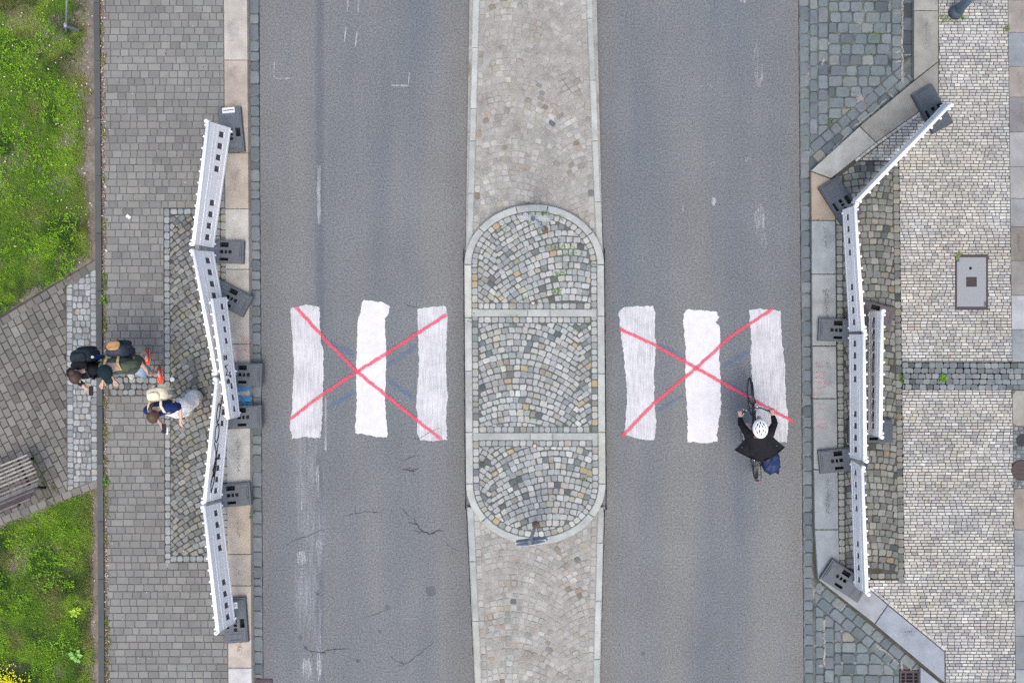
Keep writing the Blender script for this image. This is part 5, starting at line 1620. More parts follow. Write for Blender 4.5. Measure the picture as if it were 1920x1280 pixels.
def shoe(root, an, to, m, sole):
    an, to = Vector(an), Vector(to); d = (to - an); d.z = 0; d.normalize()
    s = Vector((-d.y, d.x, 0)); heel = Vector((an.x, an.y, 0)) - d * .07; zb = min(an.z - .075, to.z - .028); zb = max(zb, 0.0)
    L = .285
    prof = [(0, .030, .085), (.12, .038, .095), (.35, .038, .085), (.6, .048, .060), (.85, .042, .045), (1.0, .018, .028)]
    mb = MB(); vs = []
    for t, w, h in prof:
        c = heel + d * (L * t) + Vector((0, 0, zb))
        for x, z in ((-1, .022), (-.95, .55), (-.5, 1.0), (.5, 1.0), (.95, .55), (1, .022)):
            vs.append(c + s * w * x + Vector((0, 0, max(.022, h * z))))
    fs = []
    for i in range(len(prof) - 1):
        for k in range(5): fs.append((i * 6 + k, i * 6 + k + 1, i * 6 + 7 + k, i * 6 + 6 + k))
    fs += [tuple(range(6))[::-1], tuple(range(len(vs) - 6, len(vs)))]
    mb.add(vs, fs, True); sh = mb.build('shoe', m, root)
    sb = MB(); q = []
    for t, w, h in prof: q.append(heel + d * (L * t) + s * (w + .004))
    for t, w, h in prof[::-1]: q.append(heel + d * (L * t) - s * (w + .004))
    q = [Vector((p.x, p.y)) for p in q]
    if area2(q) < 0: q = q[::-1]
    sb.prism(q, zb + .001, zb + .024); sb.build('sole', sole, sh)
    return sh
def hair(root, J, m, tail=None, r=(.098, .112, .104)):
    h = Vector(J['head']); f = Vector(J['face']).normalized(); up = Vector(J.get('crown', (0, 0, 1))).normalized()
    x = up.cross(f).normalized(); M = Matrix((x, f, up)).transposed()
    Mi = M.inverted(); c = h + up * .022 - f * .012
    def keep(v):
        q = Mi @ (Vector(v) - c)
        return not (q.y > .035 and q.z < .052) and q.z > -.085 - .02 * (q.y < 0)
    mb = MB(); mb.superell(c, r, 1.0, 28, 16, M, keep)
    if tail == 'bun':
        mb.superell(h + up * .05 - f * .125, (.052, .048, .048), 1.0, 14, 8, M)
    if tail == 'pony':
        mb.tube([h + up * .04 - f * .10, h + up * .01 - f * .155, h - up * .08 - f * .165, h - up * .16 - f * .150], [.026, .034, .028, .010], 10)
    if tail == 'loose':
        mb.loft([(h + up * .01 - f * .06, x * .085, f * .055), (h - up * .08 - f * .085, x * .098, f * .045), (h - up * .17 - f * .105, x * .105, f * .035), (h - up * .23 - f * .12, x * .07, f * .02)])
    return mb.build('hair', m, root)
def backpack(root_loc, rz, parts_fn, label, name='backpack'):
    e = empty(name, root_loc, rz); tag(e, label, 'backpack'); parts_fn(e); return e

def stand(hd=1.58, lean=.03, spread=.09):
    k = hd / 1.58
    J = {'pelvis': (0, 0, .93 * k), 'waist': (0, -.005, 1.10 * k), 'chest': (0, .0, 1.27 * k), 'neck': (0, lean, 1.43 * k), 'head': (0, lean + .045, 1.555 * k), 'face': (0, 1, -.35), 'crown': (0, .35, 1),
         'sh_l': (-.175, .01, 1.36 * k), 'sh_r': (.175, .01, 1.36 * k), 'hip_l': (-.088, 0, .90 * k), 'hip_r': (.088, 0, .90 * k), 'kn_l': (-spread, .02, .49 * k), 'kn_r': (spread, .02, .49 * k),
         'an_l': (-spread, -.02, .085), 'an_r': (spread, -.02, .085), 'toe_l': (-spread - .02, .15, .035), 'toe_r': (spread + .02, .15, .035)}
    return J
FACE_DOWN = math.pi            # local +Y becomes the lower side of the photograph

# --- person in black, leftmost
loc = P(234, 690, Z_WALK)
pA = empty('person', loc, FACE_DOWN + R(6)); tag(pA, 'person in a black hooded top, brown hair tied back, leftmost on the path edge', 'person', 'people walking on the left pavement')
J = stand(1.60, .04); J['head'] = (0, .10, 1.56); J['face'] = (0, 1, -.62); J['crown'] = (0, .62, 1)
J.update({'el_l': (-.26, -.02, 1.10), 'wr_l': (-.17, .18, 1.06), 'hand_l': (-.13, .27, 1.09), 'el_r': (.33, .04, 1.14), 'wr_r': (.14, .24, 1.12), 'hand_r': (.08, .31, 1.15), 'an_l': (-.1, .0, .085), 'toe_l': (-.11, .16, .035), 'kn_l': (-.095, .05, .50), 'an_r': (.09, -.18, .11), 'toe_r': (.10, -.02, .035), 'kn_r': (.09, .02, .49), 'palm_l': (0, -.4, 1), 'palm_r': (0, -.4, 1)})
skin_body(pA, J)
M_BLACK = cloth('black_cotton', rgb(33, 34, 39)); M_TEAL = cloth('dark_teal_cloth', rgb(26, 48, 56)); M_JEAN = cloth('light_blue_denim', rgb(142, 166, 190)); M_NAVY = cloth('navy_cloth', rgb(34, 54, 108)); M_OLIVE = cloth('olive_cotton', rgb(92, 104, 88)); M_WHITE = cloth('white_print', rgb(214, 206, 206))
torso_shirt(pA, J, M_BLACK, 'hooded_top', sleeves=1.0, wide=1.08, deep=1.1)
hd = MB(); hd.superell((0, -.09, 1.45), (.13, .075, .07), .9, 16, 8); hd.build('hood', M_BLACK, pA)
ht = MB(); ht.tube([(-.10, -.108, 1.43), (-.06, -.125, 1.40), (-.085, -.128, 1.36), (-.05, -.132, 1.33), (.03, -.135, 1.30)], .010, 6); ht.build('printed_lettering', M_WHITE, pA)
trousers(pA, J, M_JEAN, 'jeans')
for s in 'lr': shoe(pA, J['an_' + s], J['toe_' + s], cloth('white_canvas', rgb(206, 206, 206)), M_WHITE)
hair(pA, J, M_HAIR_D, 'bun')
def fA(e):
    b = MB(); b.superell((0, -.135, 0), (.165, .115, .245), .55, 20, 12); b.build('main_bag', M_BACK_A, e)
    b = MB(); b.superell((0, -.245, -.06), (.125, .05, .14), .55, 16, 8); b.build('front_pocket', M_BACK_A2, e)
    b = MB(); b.superell((0, -.11, .235), (.13, .09, .035), .7, 14, 8); b.build('top_flap', M_BACK_A2, e)
    for s in (-1, 1):
        MB().tube([(s * .10, -.02, .18), (s * .11, .08, .25), (s * .12, .20, .20), (s * .12, .25, .05), (s * .13, .15, -.10), (s * .14, 0, -.16)], .018, 8).build('shoulder_strap', M_BACK_A2, e)
    b = MB(); b.tube([(-.19, -.10, -.16), (-.19, -.10, .06), (-.19, -.10, .09), (-.19, -.10, .14)], [.036, .036, .020, .020], 14); bt = b.build('side_bottle', cloth('blue_bottle', rgb(40, 70, 150), .4), e)
    b = MB(); b.tube([(-.19, -.10, .14), (-.19, -.10, .165)], .022, 14); b.build('bottle_cap', M_WHITE, bt)
M_BACK_A = cloth('dark_slate_nylon', rgb(50, 66, 76), .6); M_BACK_A2 = cloth('black_slate_nylon', rgb(36, 46, 54), .6)
backpack(pA.matrix_basis @ Vector((0, -.10, 1.22)), FACE_DOWN + R(6), fA, 'dark slate backpack with a blue bottle, on the back of the person in black')
pA_ph = empty('mobile_phone', pA.matrix_basis @ Vector((.0, .34, 1.17)), FACE_DOWN); tag(pA_ph, 'dark phone held out by the person in black', 'phone')
M_PH = plain('phone_glass', rgb(36, 34, 42), .2)
b = MB(); b.superell((0, 0, 0), (.038, .078, .006), .3, 16, 8); b.build('phone_body', M_PH, pA_ph)
b = MB(); b.box((0, 0, .0065), (.032, .068, .0005)); b.build('phone_screen', M_PH, pA_ph)

# --- person in olive with orange shoes, mid stride
loc = P(290.5, 681, Z_WALK)
pB = empty('person', loc, FACE_DOWN); tag(pB, 'person in olive shirt, pale blue shorts and bright orange shoes, mid stride', 'person', 'people walking on the left pavement')
J = stand(1.62, .03); J['head'] = (.01, .09, 1.615); J['face'] = (-.15, 1, -.45); J['crown'] = (0, .45, 1)
J.update({'el_l': (-.275, -.05, 1.13), 'wr_l': (-.29, .08, .92), 'hand_l': (-.285, .13, .85), 'el_r': (.27, .03, 1.14), 'wr_r': (.15, .22, 1.14), 'hand_r': (.10, .29, 1.18),
          'an_r': (.115, -.17, .12), 'toe_r': (.12, -.02, .035), 'kn_r': (.10, .0, .50), 'an_l': (-.10, .15, .085), 'toe_l': (-.11, .31, .035), 'kn_l': (-.10, .16, .50), 'palm_l': (1, 0, .2), 'palm_r': (0, -.4, 1)})
# the sides are mirrored: local left is the photograph's right
skin_body(pB, J)
torso_shirt(pB, J, M_OLIVE, 'olive_shirt', sleeves=.5, wide=1.12, deep=1.16, low=-.16, flare=.03)
M_SHORT = cloth('pale_blue_shorts', rgb(166, 192, 222)); M_ORANGE = plain('orange_mesh', rgb(255, 84, 44), .6, var=.06); M_SOLE = plain('pinkish_sole', rgb(244, 206, 200), .6)
trousers(pB, J, M_SHORT, 'shorts', upto=.40, r0=.115, r1=.115)
for s in 'lr':
    shoe(pB, J['an_' + s], J['toe_' + s], M_ORANGE, M_SOLE)
    a = Vector(J['an_' + s]); b = MB(); b.tube([a + Vector((0, 0, .0)), a + Vector((0, .005, .07))], [.040, .042], 12); b.build('sock', M_WHITE, pB)
hair(pB, J, M_HAIR_D)
h = Vector(J['head']); f = Vector(J['face']).normalized(); up = Vector(J['crown']).normalized(); x = up.cross(f).normalized(); Mx = Matrix((x, f, up)).transposed(); Mi = Mx.inverted()
cp = MB(); cp.superell(h + up * .028 - f * .005, (.112, .124, .115), 1.0, 26, 14, Mx, lambda v: (Mi @ (Vector(v) - h)).z > .018); cp.build('cap', M_TEAL, pB)
cp = MB(); cp.superell(h + up * .045 + f * .135, (.075, .07, .010), .8, 18, 8, Mx); cp.build('cap_peak', M_TEAL, pB)
M_BK = cloth('blue_grey_nylon', rgb(66, 74, 88), .6); M_BK2 = cloth('dark_blue_nylon', rgb(40, 50, 62), .6); M_TAN = cloth('tan_leather', rgb(206, 164, 108), .6); M_STRAP = cloth('cream_webbing', rgb(214, 184, 138), .7)
def fB(e):
    b = MB(); b.superell((0, -.12, -.03), (.155, .11, .23), .55, 20, 12); b.build('main_bag', M_BK, e)
    b = MB(); b.superell((0, -.235, -.09), (.13, .06, .13), .55, 16, 8); b.build('front_pocket', M_BK2, e)
    b = MB(); b.superell((0, -.205, .19), (.105, .085, .025), .7, 14, 8, Matrix.Rotation(R(28), 3, 'X')); lp_ = b.build('top_flap', M_TAN, e)
    b = MB(); b.tube([(0, -.25, .19), (0, -.285, .12), (0, -.30, .06)], .012, 6); b.build('flap_strap', M_TAN, lp_)
    for s in (-1, 1):
        MB().tube([(s * .09, -.03, .20), (s * .10, .07, .255), (s * .125, .17, .215), (s * .13, .205, .06), (s * .14, .14, -.12), (s * .15, -.02, -.18)], .020, 8).build('shoulder_strap', M_STRAP, e)
        b = MB(); b.superell((s * .165, -.11, -.10), (.025, .06, .08), .7, 10, 6); b.build('side_pocket', M_BK2, e)
backpack(pB.matrix_basis @ Vector((0, -.115, 1.24)), FACE_DOWN, fB, 'blue grey backpack with a tan top flap and cream straps, worn over the olive shirt')

# --- person in navy with cream backpack, looking at a phone
loc = P(362, 755, Z_WALK)
pC = empty('person', loc, FACE_DOWN + R(8)); tag(pC, 'person in a navy top and wide pale trousers looking at a phone', 'person', 'people walking on the left pavement')
J = stand(1.55, .04); J['head'] = (.0, .115, 1.50); J['face'] = (0, 1, -.75); J['crown'] = (0, .75, 1)
J.update({'sh_l': (-.16, .01, 1.33), 'sh_r': (.16, .01, 1.33), 'el_r': (.22, .05, 1.08), 'wr_r': (.09, .24, 1.13), 'hand_r': (.04, .31, 1.17), 'el_l': (-.235, .02, 1.06), 'wr_l': (-.19, .22, .99), 'hand_l': (-.17, .30, .98), 'palm_l': (.6, 0, 1), 'palm_r': (0, -.5, 1),
          'an_l': (-.09, -.10, .09), 'toe_l': (-.10, .06, .035), 'kn_l': (-.09, .02, .47), 'an_r': (.09, .08, .085), 'toe_r': (.10, .24, .035), 'kn_r': (.09, .10, .47)})
skin_body(pC, J)
torso_shirt(pC, J, M_NAVY, 'navy_top', sleeves=.45, wide=1.0, deep=1.0)
M_LIN = cloth('pale_linen', (.84, .82, .80, 1), var=.06); M_CREAM = cloth('cream_canvas', (.78, .68, .48, 1), var=.06); M_GREYB = cloth('grey_webbing', rgb(120, 124, 130))
trousers(pC, J, M_LIN, 'wide_trousers', r0=.118, r1=.125, r2=.145)
for s in 'lr': shoe(pC, J['an_' + s], J['toe_' + s], cloth('brown_shoe', rgb(150, 128, 112)), M_WHITE)
hair(pC, J, M_HAIR_B, 'pony')
def fC(e):
    b = MB(); b.superell((0, -.125, 0), (.16, .12, .22), .6, 20, 12); b.build('main_bag', M_CREAM, e)
    b = MB(); b.superell((0, -.235, -.05), (.12, .05, .12), .6, 16, 8); b.build('front_pocket', M_CREAM, e)
    b = MB(); b.superell((0, -.10, .225), (.10, .07, .05), .7, 14, 8); b.build('rolled_top', M_CREAM, e)
    MB().bar((0, -.28, .06), (0, -.16, .235), .022, .012, (0, 1, 1)).build('buckle_strap', M_GREYB, e)
    for s in (-1, 1): MB().tube([(s * .09, -.03, .18), (s * .10, .07, .235), (s * .115, .165, .185), (s * .12, .19, .04), (s * .13, .10, -.12), (s * .14, -.02, -.16)], .022, 8).build('shoulder_strap', M_CREAM, e)
    b = MB(); b.tube([(.0, -.16, -.24), (.0, -.16, -.215)], [.09, .09], 16); b.build('bag_base', M_GREYB, e)
    b = MB(); b.tube([(-.175, -.13, -.16), (-.175, -.13, .05)], .034, 14); b.build('side_bottle', M_GREYB, e)
backpack(pC.matrix_basis @ Vector((0, -.10, 1.20)), FACE_DOWN + R(8), fC, 'cream canvas backpack with grey straps, on the back of the person in navy')
pC_ph = empty('mobile_phone', pC.matrix_basis @ Vector((.02, .345, 1.175)), FACE_DOWN + R(4), rot=None); tag(pC_ph, 'dark phone in the hand of the person in navy', 'phone')
b = MB(); b.superell((0, 0, 0), (.038, .078, .006), .3, 16, 8); b.build('phone_body', M_PH, pC_ph)
b = MB(); b.box((0, 0, .0065), (.032, .068, .0005)); b.build('phone_screen', M_PH, pC_ph)

# ------------------------------------------------------------------ bicycle and rider
M_TYRE = plain('tyre_rubber', rgb(40, 42, 46), .8); M_RIM = plain('alloy_rim', rgb(150, 154, 158), .35, .8); M_BIKE = plain('black_frame_paint', rgb(34, 36, 42), .35); M_CHROME = plain('bright_metal', rgb(190, 194, 198), .3, .9); M_GRIP = plain('grip_rubber', rgb(48, 46, 50), .8)
bloc = P(1407, 799, 0)
brot = Euler((0, R(-3.5), R(3.2)))
bike = empty('bicycle', bloc, rot=brot); tag(bike, 'black city bicycle ridden up the right lane over the rightmost stripe', 'bicycle')
WR = .335
def wheel(y, name):
    w = empty(name, (0, y, WR)); w.parent = bike
    t = MB(); t.tube([(0, WR * .945 * math.cos(a), WR * .945 * math.sin(a)) for a in [i * math.pi / 20 for i in range(40)]], .019, 8, closed=True); t.build('tyre', M_TYRE, w)
    t = MB(); t.tube([(0, WR * .87 * math.cos(a), WR * .87 * math.sin(a)) for a in [i * math.pi / 20 for i in range(40)]], .010, 6, closed=True); t.build('rim', M_RIM, w)
    t = MB()
    for k in range(28):
        a = k * math.pi / 14; s = .03 if k % 2 else -.03
        t.tube([(s, .02 * math.cos(a + .6), .02 * math.sin(a + .6)), (0, WR * .87 * math.cos(a), WR * .87 * math.sin(a))], .0016, 4, caps=False)
    o = t.build('spokes', M_CHROME, w); o['kind'] = 'stuff'
    MB().tube([(-.05, 0, 0), (.05, 0, 0)], .022, 12).build('hub', M_CHROME, w)
wheel(.55, 'front_wheel'); wheel(-.55, 'rear_wheel')
BBk = (0, -.11, .29); ST = (0, -.27, .80); HT = (0, .37, .86); HB = (0, .41, .70)
t = MB()
for a, b_, r_ in ((BBk, ST, .016), (ST, HT, .016), (BBk, HB, .019), (HT, HB, .020)): t.tube([a, b_], r_, 10)
for s in (-1, 1):
    t.tube([(s * .012, BBk[1], BBk[2]), (s * .06, -.55, WR)], .010, 8); t.tube([(s * .012, ST[1], ST[2] - .04), (s * .06, -.55, WR)], .008, 8)
t.build('frame', M_BIKE, bike)
t = MB(); t.tube([HB, (0, .44, .64)], .018, 10)
for s in (-1, 1): t.tube([(s * .02, .44, .64), (s * .05, .47, .60), (s * .05, .55, WR)], .012, 8)
t.build('fork', M_BIKE, bike)
t = MB(); t.tube([HT, (0, .355, .98), (0, .40, 1.0)], .015, 10); t.build('stem', M_CHROME, bike)
hbar = MB(); hbar.tube([(-.275, .31, 1.03), (-.20, .345, 1.025), (-.08, .40, 1.0), (0, .405, 1.0), (.08, .40, 1.0), (.20, .345, 1.025), (.275, .31, 1.03)], .012, 10); hb_ = hbar.build('handlebar', M_BIKE, bike)
for s in (-1, 1):
    MB().tube([(s * .285, .30, 1.03), (s * .19, .35, 1.027)], .018, 10).build('grip', M_GRIP, hb_)
    MB().tube([(s * .18, .36, 1.03), (s * .21, .40, 1.02), (s * .27, .37, 1.01)], .007, 6).build('brake_lever', M_CHROME, hb_)
b = MB(); b.superell((.02, .43, 1.03), (.022, .03, .02), .6, 12, 6); b.build('bike_light', M_CHROME, bike)
b = MB(); b.superell((-.16, .37, 1.045), (.022, .022, .018), .9, 12, 6); b.build('bell', M_CHROME, bike)
b = MB(); b.superell((0, -.33, .95), (.085, .075, .035), .8, 18, 8); b.superell((0, -.23, .95), (.035, .11, .028), .8, 14, 8); b.build('saddle', M_GRIP, bike)
MB().tube([ST, (0, -.30, .93)], .013, 10).build('seat_post', M_CHROME, bike)
t = MB()
for s in (-1, 1): t.tube([(s * .06, -.36, .72), (s * .06, -.80, .73), (s * .04, -.85, .73)], .006, 6); t.tube([(s * .065, -.55, WR), (s * .06, -.62, .725)], .006, 6)
for y in (-.45, -.60, -.75): t.tube([(-.06, y, .722), (.06, y, .724)], .006, 6)
t.build('luggage_rack', M_BIKE, bike)
for y0, a0, a1, nm in ((-.55, .35, 2.6, 'mudguard'), (.55, .7, 2.2, 'mudguard')):
    vs, fs = [], []
    for i in range(15):
        a = a0 + (a1 - a0) * i / 14
        for x in (-.026, 0, .026): vs.append((x, y0 + (WR + .022 - abs(x) * .3) * math.cos(a), WR + (WR + .022 - abs(x) * .3) * math.sin(a)))
    for i in range(14):
        for k in range(2): fs.append((i * 3 + k, i * 3 + k + 1, i * 3 + 4 + k, i * 3 + 3 + k))
    t = MB(); t.add(vs, fs, True); t.build(nm, M_BIKE, bike)
t = MB(); t.tube([(.045, BBk[1] + .09 * math.cos(i * math.pi / 12), BBk[2] + .09 * math.sin(i * math.pi / 12)) for i in range(24)], .006, 6, closed=True); t.build('chainring', M_CHROME, bike)
for s, a in ((1, R(35)), (-1, R(215))):
    c = Vector((s * .07, BBk[1] + .17 * math.cos(a), BBk[2] + .17 * math.sin(a)))
    MB().tube([(s * .06, BBk[1], BBk[2]), c], .009, 8).build('crank', M_CHROME, bike)
    MB().box(c + Vector((s * .06, 0, 0)), (.05, .04, .01)).build('pedal', M_GRIP, bike)
b = MB(); b.superell((0, -.86, .66), (.035, .015, .025), .6, 12, 6); b.build('rear_light', plain('dark_red_lens', rgb(84, 36, 38), .3), bike)
t = MB(); t.tube([(-.07, -.18, .27), (-.13, -.42, .04), (-.135, -.46, .02)], .008, 8); t.build('kickstand', M_CHROME, bike)

rider = empty('person', bloc, rot=brot); tag(rider, 'cyclist in a white helmet and flapping black jacket in the right lane', 'person')
RJ = {'pelvis': (0, -.28, 1.03), 'waist': (-.005, -.22, 1.18), 'chest': (-.01, -.10, 1.32), 'neck': (-.01, .02, 1.43), 'head': (-.01, .10, 1.555), 'face': (0, 1, -.25), 'crown': (0, .25, 1), 'sh_l': (-.185, .01, 1.35), 'sh_r': (.175, .01, 1.35),
      'el_l': (-.27, .17, 1.16), 'wr_l': (-.27, .255, 1.075), 'hand_l': (-.265, .34, 1.06), 'el_r': (.28, .15, 1.16), 'wr_r': (.27, .255, 1.075), 'hand_r': (.262, .34, 1.06), 'palm_l': (0, .3, 1), 'palm_r': (0, .3, 1), 'curl_l': .9, 'curl_r': .9, 'thumb_l': -1, 'thumb_r': 1,
      'hip_l': (-.09, -.26, .99), 'hip_r': (.09, -.26, .99), 'kn_l': (-.13, .12, .80), 'kn_r': (.12, .15, .86), 'an_l': (-.115, -.17, .27), 'toe_l': (-.115, -.01, .22), 'an_r': (.115, .0, .46), 'toe_r': (.115, .16, .42)}
skin_body(rider, RJ)
torso_shirt(rider, RJ, M_BLACK, 'jacket', sleeves=1.0, wide=1.06, deep=1.02, low=-.02)
trousers(rider, RJ, cloth('dark_shorts', rgb(44, 46, 58)), 'shorts', upto=.30, r0=.10, r1=.095)
for s in 'lr': 
    an, to = Vector(RJ['an_' + s]), Vector(RJ['toe_' + s])
    sh = shoe(rider, an, to, cloth('cream_trainer', rgb(196, 176, 166)), M_WHITE)
# jacket tails blown out to both sides
vs, fs = [], []
NX, NY = 17, 9
for side in (0, 1):
    for j in range(NY):
        t_ = j / (NY - 1)
        for i in range(NX):
            q = -1 + 2 * i / (NX - 1)
            half = .20 + .22 * t_ ** 1.2
            x = q * half + .045 * t_
            y = -.02 - .36 * t_ - .10 * t_ * (1 - abs(q)) + .09 * t_ * abs(q) ** 2
            z = 1.42 - .28 * t_ - .10 * q * q - .16 * t_ * abs(q) + .018 * math.sin(q * 9 + t_ * 3) * t_
            vs.append((x, y - .004 * side, z - .007 * side))
for side in (0, 1):
    o_ = side * NX * NY
    for j in range(NY - 1):
        for i in range(NX - 1):
            f_ = (o_ + j * NX + i, o_ + j * NX + i + 1, o_ + (j + 1) * NX + i + 1, o_ + (j + 1) * NX + i)
            fs.append(f_ if side else f_[::-1])
for i in range(NX - 1):
    a = (NY - 1) * NX + i; fs.append((a, a + 1, NX * NY + a + 1, NX * NY + a))
t = MB(); t.add(vs, fs, True); t.build('jacket_tails', M_BLACK, rider)
for x in (-.27, .30):
    b = MB(); b.superell((x, -.23, 1.105), (.008, .008, .004), 1, 8, 4); b.build('press_stud', M_CHROME, rider)
hair(rider, RJ, M_HAIR_A, 'loose')
# helmet: shell with open slots
M_HELM = plain('white_helmet_shell', (.82, .82, .84, 1), .35, var=.02); M_LINER = plain('black_helmet_liner', rgb(26, 27, 34), .8)
h = Vector(RJ['head']); f = Vector(RJ['face']).normalized(); up = Vector(RJ['crown']).normalized(); x_ = up.cross(f).normalized(); Mx = Matrix((x_, f, up)).transposed()
hc = h + up * .055
lin = MB(); lin.superell(hc, (.104, .132, .098), 1.0, 26, 14, Mx, lambda v: (Mx.inverted() @ (Vector(v) - hc)).z > -.04); lo = lin.build('helmet_liner', M_LINER, rider)
nu, nv = 72, 40
vs, fs = [], []
rr = (.112, .142, .108)
for j in range(nv + 1):
    ph = R(-14) + (math.pi / 2 - R(-14)) * j / nv
    for i in range(nu):
        th = 2 * math.pi * i / nu
        vs.append(hc + Mx @ Vector((rr[0] * math.cos(ph) * math.cos(th), rr[1] * math.cos(ph) * math.sin(th), rr[2] * math.sin(ph))))
def slot(x, y):
    """openings seen from above, in helmet widths"""
    for cx, cy, ang, a, b_ in ((.0, .56, 0, .075, .20), (.40, .38, 26, .085, .24), (-.40, .38, -26, .085, .24), (.20, .16, 24, .065, .22), (-.20, .16, -24, .065, .22), (.66, .02, 12, .065, .24), (-.66, .02, -12, .065, .24), (.24, -.36, -16, .075, .22), (-.24, -.36, 16, .075, .22), (.55, -.42, -24, .07, .20), (-.55, -.42, 24, .07, .20), (0, -.66, 0, .06, .16)):
        ca, sa = math.cos(R(ang)), math.sin(R(ang)); dx, dy = x - cx, y - cy
        if ((dx * ca + dy * sa) / a) ** 2 + ((-dx * sa + dy * ca) / b_) ** 2 < 1: return True
    return False
for j in range(nv):
    for i in range(nu):
        ph = R(-14) + (math.pi / 2 - R(-14)) * (j + .5) / nv; th = 2 * math.pi * (i + .5) / nu
        if slot(math.cos(ph) * math.cos(th), math.cos(ph) * math.sin(th)): continue
        fs.append((j * nu + i, j * nu + (i + 1) % nu, (j + 1) * nu + (i + 1) % nu, (j + 1) * nu + i))
t = MB(); t.add(vs, fs, True); hs_ = t.build('helmet', M_HELM, rider)
md = hs_.modifiers.new('thickness', 'SOLIDIFY'); md.thickness = .012
# pannier bag
bag = empty('pannier_bag', bike.matrix_basis @ Vector((.19, -.52, .55)), rot=brot); tag(bag, 'slouching navy blue bag hung on the right of the bicycle rack', 'bag')
M_BAG = cloth('navy_nylon', rgb(34, 54, 96), .45, var=.35)
b = MB(); b.superell((.04, -.02, 0), (.15, .22, .24), .65, 22, 14); bo = b.build('bag_body', M_BAG, bag)
for vtx in bo.data.vertices:
    k = vnoise(vtx.co.x * 22 + 5, vtx.co.y * 16 + vtx.co.z * 12, 91) - .5
    vtx.co *= 1 + .34 * k
    vtx.co.x += .25 * max(0, -vtx.co.y) * .6
b = MB(); b.superell((.05, -.02, .20), (.15, .20, .06), .8, 16, 8); b.build('bag_flap', M_BAG, bag)
MB().tube([(-.05, .08, .20), (-.04, 0, .26), (-.05, -.10, .20)], .010, 6).build('bag_handle', M_GRIP, bag)
# ------------------------------------------------------------------ grass, weeds, fallen leaves
def leaf_material(name, rough=0.6):
    n = NT(name)
    return n.done(n.attr('col'), rough, 0.0, 0.25)
M_GRASS = leaf_material('grass_blades')
M_LEAF = leaf_material('weed_leaves')

def tri_cloud(name, base, dirs, length, width, lean, cols, m, parent=None, kind='stuff', twist=None):
    """one bent blade (two quads and a tip) per base point"""
    n = len(base)
    d = np.stack([np.cos(dirs), np.sin(dirs), np.zeros(n)], 1)
    s = np.stack([-np.sin(dirs), np.cos(dirs), np.zeros(n)], 1)
    up = np.array([0, 0, 1.0])
    L = length[:, None]; W = width[:, None] / 2; a = lean[:, None]
    mid = base + d * L * 0.5 * np.sin(a * 0.7) + up * L * 0.5 * np.cos(a * 0.7)
    tip = mid + d * L * 0.5 * np.sin(np.minimum(a * 1.35, 1.75)) + up * L * 0.5 * np.cos(np.minimum(a * 1.35, 1.75))
    V = np.stack([base - s * W, base + s * W, mid - s * W * .9, mid + s * W * .9, tip], 1).reshape(-1, 3)
    i = np.arange(n)[:, None] * 5
    quads = i + np.array([[0, 1, 3, 2]]); tris = i + np.array([[2, 3, 4]])
    me = bpy.data.meshes.new(name)
    me.vertices.add(len(V)); me.vertices.foreach_set('co', V.astype(np.float32).ravel())
    loops = np.concatenate([quads, tris], 1).ravel()
    me.loops.add(len(loops)); me.loops.foreach_set('vertex_index', loops.astype(np.int32))
    me.polygons.add(2 * n)
    st_ = np.stack([np.arange(n) * 7, np.arange(n) * 7 + 4], 1).ravel()
    me.polygons.foreach_set('loop_start', st_.astype(np.int32))
    me.update(); me.validate()
    at = me.attributes.new('col', 'FLOAT_COLOR', 'FACE')
    c4 = np.ones((n, 4), dtype=np.float32); c4[:, :3] = cols
    at.data.foreach_set('color', np.repeat(c4, 2, 0).ravel())
    me.materials.append(m)
    o = bpy.data.objects.new(name, me); COL.objects.link(o)
    if parent: o.parent = parent
    if kind: o['kind'] = kind
    return o

def lc(r, g, b): return np.array([s2l(r), s2l(g), s2l(b)]) * 0.85
G_MID, G_LIGHT, G_DARK, G_DRY = lc(96, 136, 34), lc(134, 176, 42), lc(56, 94, 28), lc(144, 132, 84)

def edge_left(v): return 176.5 + (v - 640) * 0.0072
def in_lawn(u, v):
    top = v < 487 + (179 - u) * 0.602 - 3
    bot = v > 912 + (182.5 - u) * 0.390 + 3
    return (top | bot) & (u < edge_left(v) - 1.5)
def lawn_density(u, v):
    """thins out towards the edging and the path, with bare patches"""
    d = (edge_left(v) - u) / 46.0
    n1 = vnoise_np(u / 30, v / 42, 51); n2 = vnoise_np(u / 9, v / 9, 52)
    top = v < 700
    wide = np.where(v < 330, 0.85, np.where(top, 0.42, 0.28)) * (0.55 + 0.9 * vnoise_np(v / 60, v * 0 + 3, 53))
    a = np.clip(d / np.maximum(0.12, wide) - 0.15 + (n1 - .5) * .7, 0.02, 1)
    pe = np.where(top, (487 + (179 - u) * 0.602 - v) / 22.0, (v - (912 + (182.5 - u) * 0.390)) / 20.0)
    a *= np.clip(pe + (n1 - .4) * 1.2, 0.06, 1)
    bare = np.clip((vnoise_np(u / 38 + 7, v / 38, 54) - 0.70) * 5, 0, 0.6)
    return a * (1 - bare) * (0.75 + 0.5 * n2)

def scatter(n, u0, u1, v0, v1):
    u = RNG.uniform(u0, u1, n); v = RNG.uniform(v0, v1, n)
    keep = in_lawn(u, v); u, v = u[keep], v[keep]
    k = RNG.random(len(u)) < lawn_density(u, v)
    return u[k], v[k]
def world(u, v, z):
    k = (CAM_H - z) / CAM_H / SCALE
    return np.stack([(u - NU) * k, (NV - v) * k, np.full(len(u), z)], 1)

